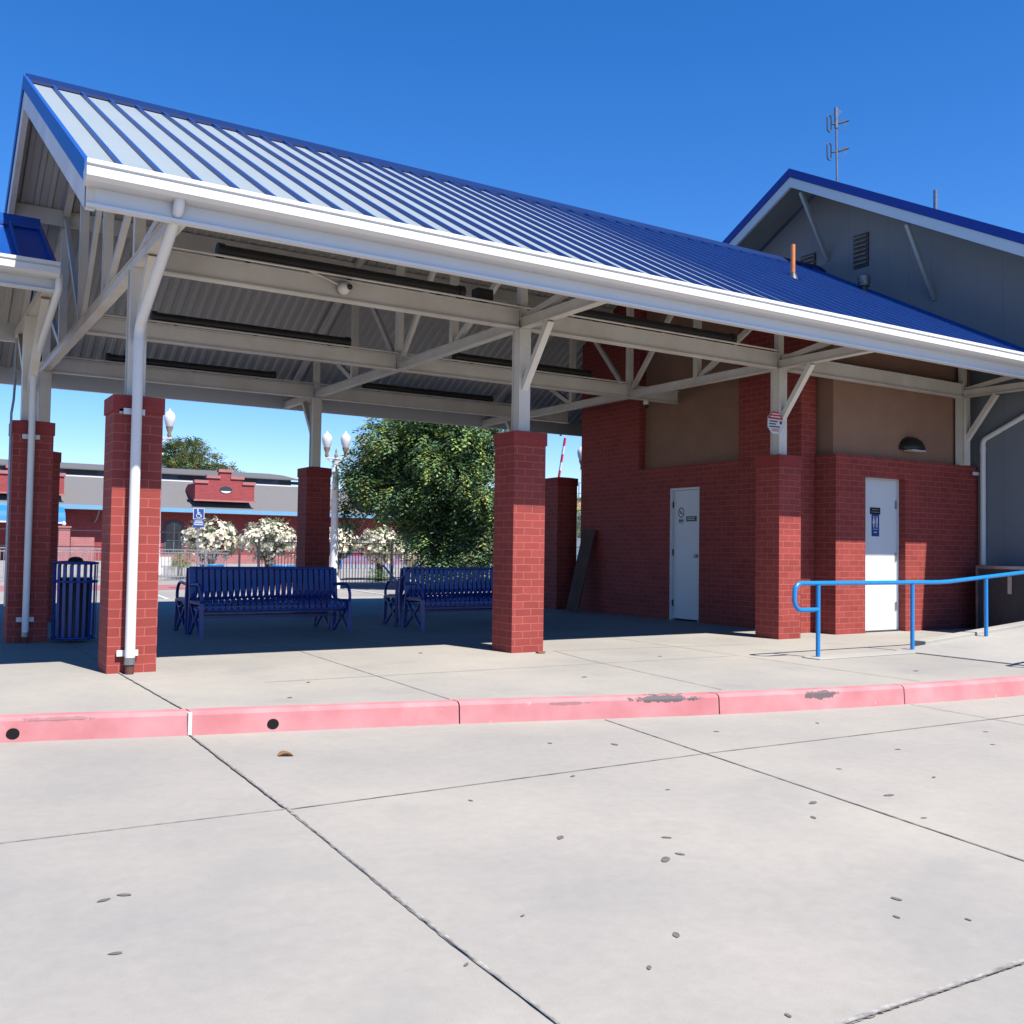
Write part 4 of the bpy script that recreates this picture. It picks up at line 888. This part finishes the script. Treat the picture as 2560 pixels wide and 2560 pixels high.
# white flowering trees
fl = [('white flowering small tree behind the parking sign', 8.35, 27.6, 1.00, .95), ('white flowering small tree left of the back pillar', 10.12, 26.5, 1.0, .98), ('white flowering small tree just right of the back pillar', 12.25, 25.3, 1.0, .62), ('white flowering small tree under the left side of the leafy tree', 14.5, 26.4, .9, .85), ('white flowering small tree low behind the right bench', 18.2, 25.4, .55, .9), ('white flowering shrub seen under the right side of the leafy tree', 16.6, 27.4, .6, .7)]
def oleander(label, x, y, zc, r, seed):
    t_ = thing('flowering_tree', label, 'tree', (x, y, ZD), 'white flowering trees along the fence')
    q = MB()
    rr = random.Random(seed)
    for k in range(6): a = R(k * 60 + seed * 13); q.tube([(x + .06 * math.cos(a), y + .06 * math.sin(a), ZD), (x + .12 * math.cos(a), y + .12 * math.sin(a), zc * .55), (x + .5 * r * math.cos(a), y + .5 * r * math.sin(a), zc + .2)], [.045, .035, .02], 7)
    q.build('trunk', 'bark', t_)
    cl = [(x + r * .55 * rr.uniform(-1, 1), y + r * .55 * rr.uniform(-1, 1), zc + .3 + r * .35 * rr.uniform(-.8, 1), r * .5, .8) for _ in range(9)]
    leafcloud('crown', cl, ['leaf_green', 'leaf_dark', 'leaf_olive'], (5, 3, 2), .085, 520, t_, .1, seed)
    V = MB()
    for _ in range(240):
        u = Vector((rr.gauss(0, 1), rr.gauss(0, 1), rr.gauss(.35, .75))).normalized(); rad = r * rr.uniform(.75, 1.08)
        c = Vector((x, y, zc + .2)) + Vector((u.x * rad * 1.05, u.y * rad, u.z * rad * .80)); s_ = rr.uniform(.06, .115)
        for j in range(5):
            o_ = Vector((rr.gauss(0, 1), rr.gauss(0, 1), rr.gauss(0, 1))) * s_ * .6; n1 = (u + Vector((rr.uniform(-.6, .6), rr.uniform(-.6, .6), rr.uniform(-.6, .6)))).normalized()
            a_ = n1.cross(Vector((.3, .2, 1))).normalized() * s_ * .62; b_ = n1.cross(a_).normalized() * s_ * .62; p = c + o_
            V.quad(p - a_ - b_, p + a_ - b_ * .8, p + a_ * .9 + b_, p - a_ + b_)
    V.v = [tuple(p) for p in V.v]
    V.build('blossoms', 'petal', t_)
for k, (lb, x, y, zc, r) in enumerate(fl): oleander(lb, x, y, zc, r, 20 + k)
def bush(label, x, y, z, r, sq, mats, wts, n, size, seed, nm='shrub', cat='shrub', trunk=None, ncl=7):
    t_ = thing(nm, label, cat, (x, y, ZD)); rr = random.Random(seed)
    cl = [(x + r * .6 * rr.uniform(-1, 1), y + r * .6 * rr.uniform(-1, 1), z + r * sq * .45 * rr.uniform(-1, 1), r * .5, sq) for _ in range(ncl)]
    leafcloud('crown', cl, mats, wts, size, n, t_, .15, seed)
    (trunk or MB().tube([(x, y, ZD), (x, y, z)], [.1 * r, .05 * r], 8)).build('trunk', 'bark', t_)
bush('low green shrub at the foot of the black iron fence', 13.45, 24.2, .12, .42, .6, ['leaf_green', 'leaf_light'], (4, 1), 260, .07, 31)
bush('small yellow green shrub left of the parking sign', 7.15, 27.0, .45, .42, .8, ['leaf_light', 'leaf_olive'], (2, 3), 260, .06, 32)
bush('yellow green tree seen between the middle pillar and the building', 23.6, 27.2, 2.6, 1.2, 1.1, ['leaf_light', 'leaf_olive', 'leaf_green'], (5, 3, 2), 900, .10, 33, 'small_tree', 'tree')
# rounded tree beyond the depot
t_ = thing('rounded_tree', 'broad rounded olive green tree rising behind the grey depot roof', 'tree', (21.6, 80, ZD)); rr = random.Random(9); cl = []
for k in range(60):
    a, e = rr.uniform(0, 2 * math.pi), rr.uniform(0, 1); rad = math.sqrt(1 - e * e)
    cl.append((21.2 + 4.1 * rad * math.cos(a), 82 + 4.1 * rad * math.sin(a), 4.3 + 5.4 * e, rr.uniform(.9, 1.4), .8))
leafcloud('crown', cl, ['leaf_olive', 'leaf_gold', 'leaf_green', 'leaf_dark'], (5, 2, 3, 2), .26, 7500, t_, .1, 9)
MB().tube([(21.2, 82, ZD), (21.2, 82, 5)], [.45, .3], 12).build('trunk', 'bark', t_)

# ------------------------------------------------------------ old depot across the lot
dp = thing('depot_building', 'long red brick depot with grey roof and stepped brick gables across the lot', 'building', (16, 66, ZD))
X_0, X_1 = -18, 46
MB().box(X_0, X_1, 66, 72, ZD, 3.4).build('wall', 'station_brick', dp)
rf = MB()
rf.hexa([(X_0 - 1, 64.5, 3.62), (X_1 + 1, 64.5, 3.62), (X_1 + 1, 69.0, 5.86), (X_0 - 1, 69.0, 5.86), (X_0 - 1, 64.5, 3.70), (X_1 + 1, 64.5, 3.70), (X_1 + 1, 69.0, 5.94), (X_0 - 1, 69.0, 5.94)])
rf.build('lower_roof', 'grey_shingle', dp)
MB().box(X_0 - 1, X_1 + 1, 64.42, 64.5, 3.42, 3.72).build('eave_board', 'eave_blue', dp)
MB().box(X_0, X_1, 64.6, 66, 3.38, 3.42).build('soffit', 'station_brick', dp)
MB().box(X_0, 25.9, 69.0, 75, 5.6, 6.46).build('clerestory', 'clerestory', dp); MB().box(X_0, 25.9, 68.92, 69.0, 5.92, 6.02).build('white_trim', 'hall_white', dp)
for x in range(-16, 26, 4): MB().box(x + .9, x + 3.1, 68.95, 68.99, 6.1, 6.35).build('clerestory_louvre', 'black_metal', dp)
ur = MB(); ur.hexa([(X_0, 68.7, 6.44), (26.6, 68.7, 6.44), (26.2, 72, 7.05), (X_0, 72, 7.05), (X_0, 68.7, 6.52), (26.6, 68.7, 6.52), (25.0, 72, 7.13), (X_0, 72, 7.13)])
ur.hexa([(X_0, 72, 7.05), (26.2, 72, 7.05), (26.6, 75.3, 6.44), (X_0, 75.3, 6.44), (X_0, 72, 7.13), (25.0, 72, 7.13), (26.6, 75.3, 6.52), (X_0, 75.3, 6.52)])
ur.build('upper_roof', 'grey_shingle_dark', dp)
def parapet(cx):
    st_ = [(-2.2, 4.37), (2.2, 4.37), (2.2, 5.68), (1.32, 5.68), (1.32, 6.07), (.45, 6.07), (.45, 6.58), (-.45, 6.58), (-.45, 6.07), (-1.32, 6.07), (-1.32, 5.68), (-2.2, 5.68)]
    q = MB().poly([(cx + x, 64.6, z) for x, z in st_], (0, .35, 0)).build('stepped_gable', 'station_brick', dp)
    c = MB()
    for (xa, xb, z) in ((-2.28, -1.26, 5.62), (-1.40, -.38, 6.01), (-.53, .53, 6.50), (.38, 1.40, 6.01), (1.26, 2.28, 5.62)): c.box(cx + xa, cx + xb, 64.5, 64.99, z, z + .22)
    c.box(cx - 2.3, cx + 2.3, 64.5, 64.6, 4.30, 4.42); c.build('coping', 'pink_brick', q)
    MB().poly([(cx + .05 + .47 * math.cos(R(20 * k)), 64.59, 5.18 + .27 * math.sin(R(20 * k))) for k in range(18)], (0, -.02, 0)).build('oval_window', 'glass_dark', q)
    MB().poly([(cx + .05 + .42 * math.cos(R(-160 + 14 * k)), 64.565, 5.18 + .24 * math.sin(R(-160 + 14 * k))) for k in range(11)], (0, -.01, 0)).build('pale_sill', 'hall_white', q)
    MB().poly([(cx - 2.18, 64.95, 4.37), (cx - 2.18, 66.2, 4.37), (cx - 2.18, 67.5, 5.3), (cx - 2.18, 66.8, 5.6), (cx - 2.18, 64.95, 5.6)], (4.36, 0, 0)).build('gable_block', 'station_brick', q)
for cx in (19.3, 6.1, -7.1, 32.5): parapet(cx)
for cx in (16.0, 22.8, 29.5, 36, -1, -8):
    arc = [(cx - .55, .45), (cx + .55, .45), (cx + .55, 2.2)] + [(cx + .55 * math.cos(R(a)), 2.2 + .5 * math.sin(R(a))) for a in range(15, 180, 15)] + [(cx - .55, 2.2)]
    f_ = MB().poly([(x + (.14 if x > cx else -.14), 65.94, z + (.14 if z > 1 else -.14)) for x, z in arc], (0, .07, 0)).build('window', 'clerestory', dp)
    MB().poly([(x, 65.93, z) for x, z in arc], (0, .008, 0)).build('pane', 'glass_dark', f_)
    MB().box(cx - .02, cx + .02, 65.9, 65.925, .45, 2.6).box(cx - .55, cx + .55, 65.9, 65.925, 1.35, 1.39).build('glazing_bar', 'grey_metal', f_)
for x in range(-14, 46, 4):
    MB().tube([(x + .5, 65.98, 2.55), (x + .55, 65.4, 2.75), (x + .6, 64.9, 3.2), (x + .6, 64.75, 3.4)], .06, 8).build('bracket', 'rusty_grey', dp)
for (xa, xb) in ((-3.2, 1.6), (3.3, 8.3)):
    P = [(66, 3.8)] + [(66 - 2.6 * math.sin(R(a)), 2.45 + 1.35 * math.cos(R(a))) for a in range(0, 91, 15)] + [(63.4, 2.42), (66, 2.42)]
    MB().prism_x(P, xa, xb).build('awning', 'awning_blue', dp); MB().box(xa, xb, 63.36, 63.4, 2.36, 2.46).build('awning_trim', 'hall_white', dp)
t_ = thing('gate_pier', 'pink brick gate pier with white ball top, left of the litter bin', 'pier', (7.5, 58, ZD), None)
MB().box(7.15, 7.8, 57.7, 58.3, ZD, 2.02).build('pier_shaft', 'pink_brick', t_); MB().box(7.09, 7.86, 57.64, 58.36, 2.021, 2.12).build('pier_cap', 'pink_brick', t_); MB().lathe(7.47, 58, [(.05, 2.12), (.12, 2.2), (.12, 2.3), (.04, 2.42)], 12).build('ball', 'hall_white', t_)
q = MB().box(7.87, 9.25, 57.9, 58.2, ZD, 1.45); tag(q.build('garden_wall', 'pink_brick'), 'pink brick panel wall right of the gate pier', 'wall')
q = MB().box(10.2, 33, 57.5, 57.9, ZD, .42); tag(q.build('planter_wall', 'pink_brick'), 'low red brick planter wall in front of the depot', 'wall')
q = MB().box(8.8, 12.2, 50, 50.6, ZD, .35); tag(q.build('stone_wall', 'caulk_white'), 'low pale stone wall behind the grey picket fence', 'wall')
t_ = thing('notice_board', 'pale notice board behind the second flowering tree', 'sign', (20.6, 50, ZD))
MB().box(20.0, 22.6, 50, 50.08, 1.0, 2.3).build('board', 'hall_white', t_); MB().box(20.1, 20.2, 50.02, 50.1, ZD, 1.0).box(22.4, 22.5, 50.02, 50.1, ZD, 1.0).build('legs', 'grey_metal', t_); MB().box(21.5, 22.3, 49.97, 49.99, 2.0, 2.15).box(21.9, 22.1, 49.97, 49.99, 1.5, 1.8).build('print', 'clerestory', t_)
# shop building far right, seen in the gap
t_ = thing('shop_building', 'tan topped two storey building in the gap right of the middle pillar', 'building', (60, 80, ZD))
MB().box(54, 72, 80, 90, ZD, 5.6).build('wall', 'teal_wall', t_); MB().box(53.8, 72, 79.8, 90, 5.601, 6.4).build('cornice', 'tan_wall', t_); MB().box(54.5, 70, 81, 88, 6.401, 7.0).build('roof', 'grey_shingle_dark', t_)
for k in range(6): f_ = MB().box(55 + k * 2.6, 57 + k * 2.6, 79.9, 79.97, 2.6, 4.9).build('window', 'glass_dark', t_)
q = MB()
for zz in (7.4, 8.6): q.box(54.5, 70, 80.5, 80.6, zz, zz + .1)
for k in range(8): q.box(54.5 + k * 2.2, 54.6 + k * 2.2, 80.5, 80.6, 7.0, 8.6)
q.build('roof_railing', 'grey_metal', t_)
# blue planters / benches in front of the flowering trees
for k, (x, y, lb) in enumerate(((8.1, 26.6, 'blue tub at the foot of the flowering tree behind the parking sign'), (10.2, 25.2, 'blue tub at the foot of the flowering tree left of the back pillar'))):
    t_ = thing('planter_tub', lb, 'planter', (x, y, ZD), 'blue planter tubs')
    MB().lathe(x, y, [(.28, ZD), (.42, ZD + .5), (.45, ZD + .55), (.40, ZD + .55), (.30, ZD + .4)], 18).build('tub', 'rail_blue', t_)
# parking lot paint
q = MB()
for k in range(8): xx = -2 + k * 2.8; q.poly([(xx, 13.2, ZD + .004), (xx + .1, 13.2, ZD + .004), (xx + .6, 18.5, ZD + .004), (xx + .5, 18.5, ZD + .004)], (0, 0, .002))
struct(q.build('parking_lines', 'sign_white'))
q = MB(); q.quad((-8, 19.0, ZD), (30, 19.0, ZD), (30, 22.4, ZD), (-8, 22.4, ZD)); struct(q.build('brick_path', 'pink_brick'))
for o in bpy.data.objects:
    if '_o' in o: del o['_o']
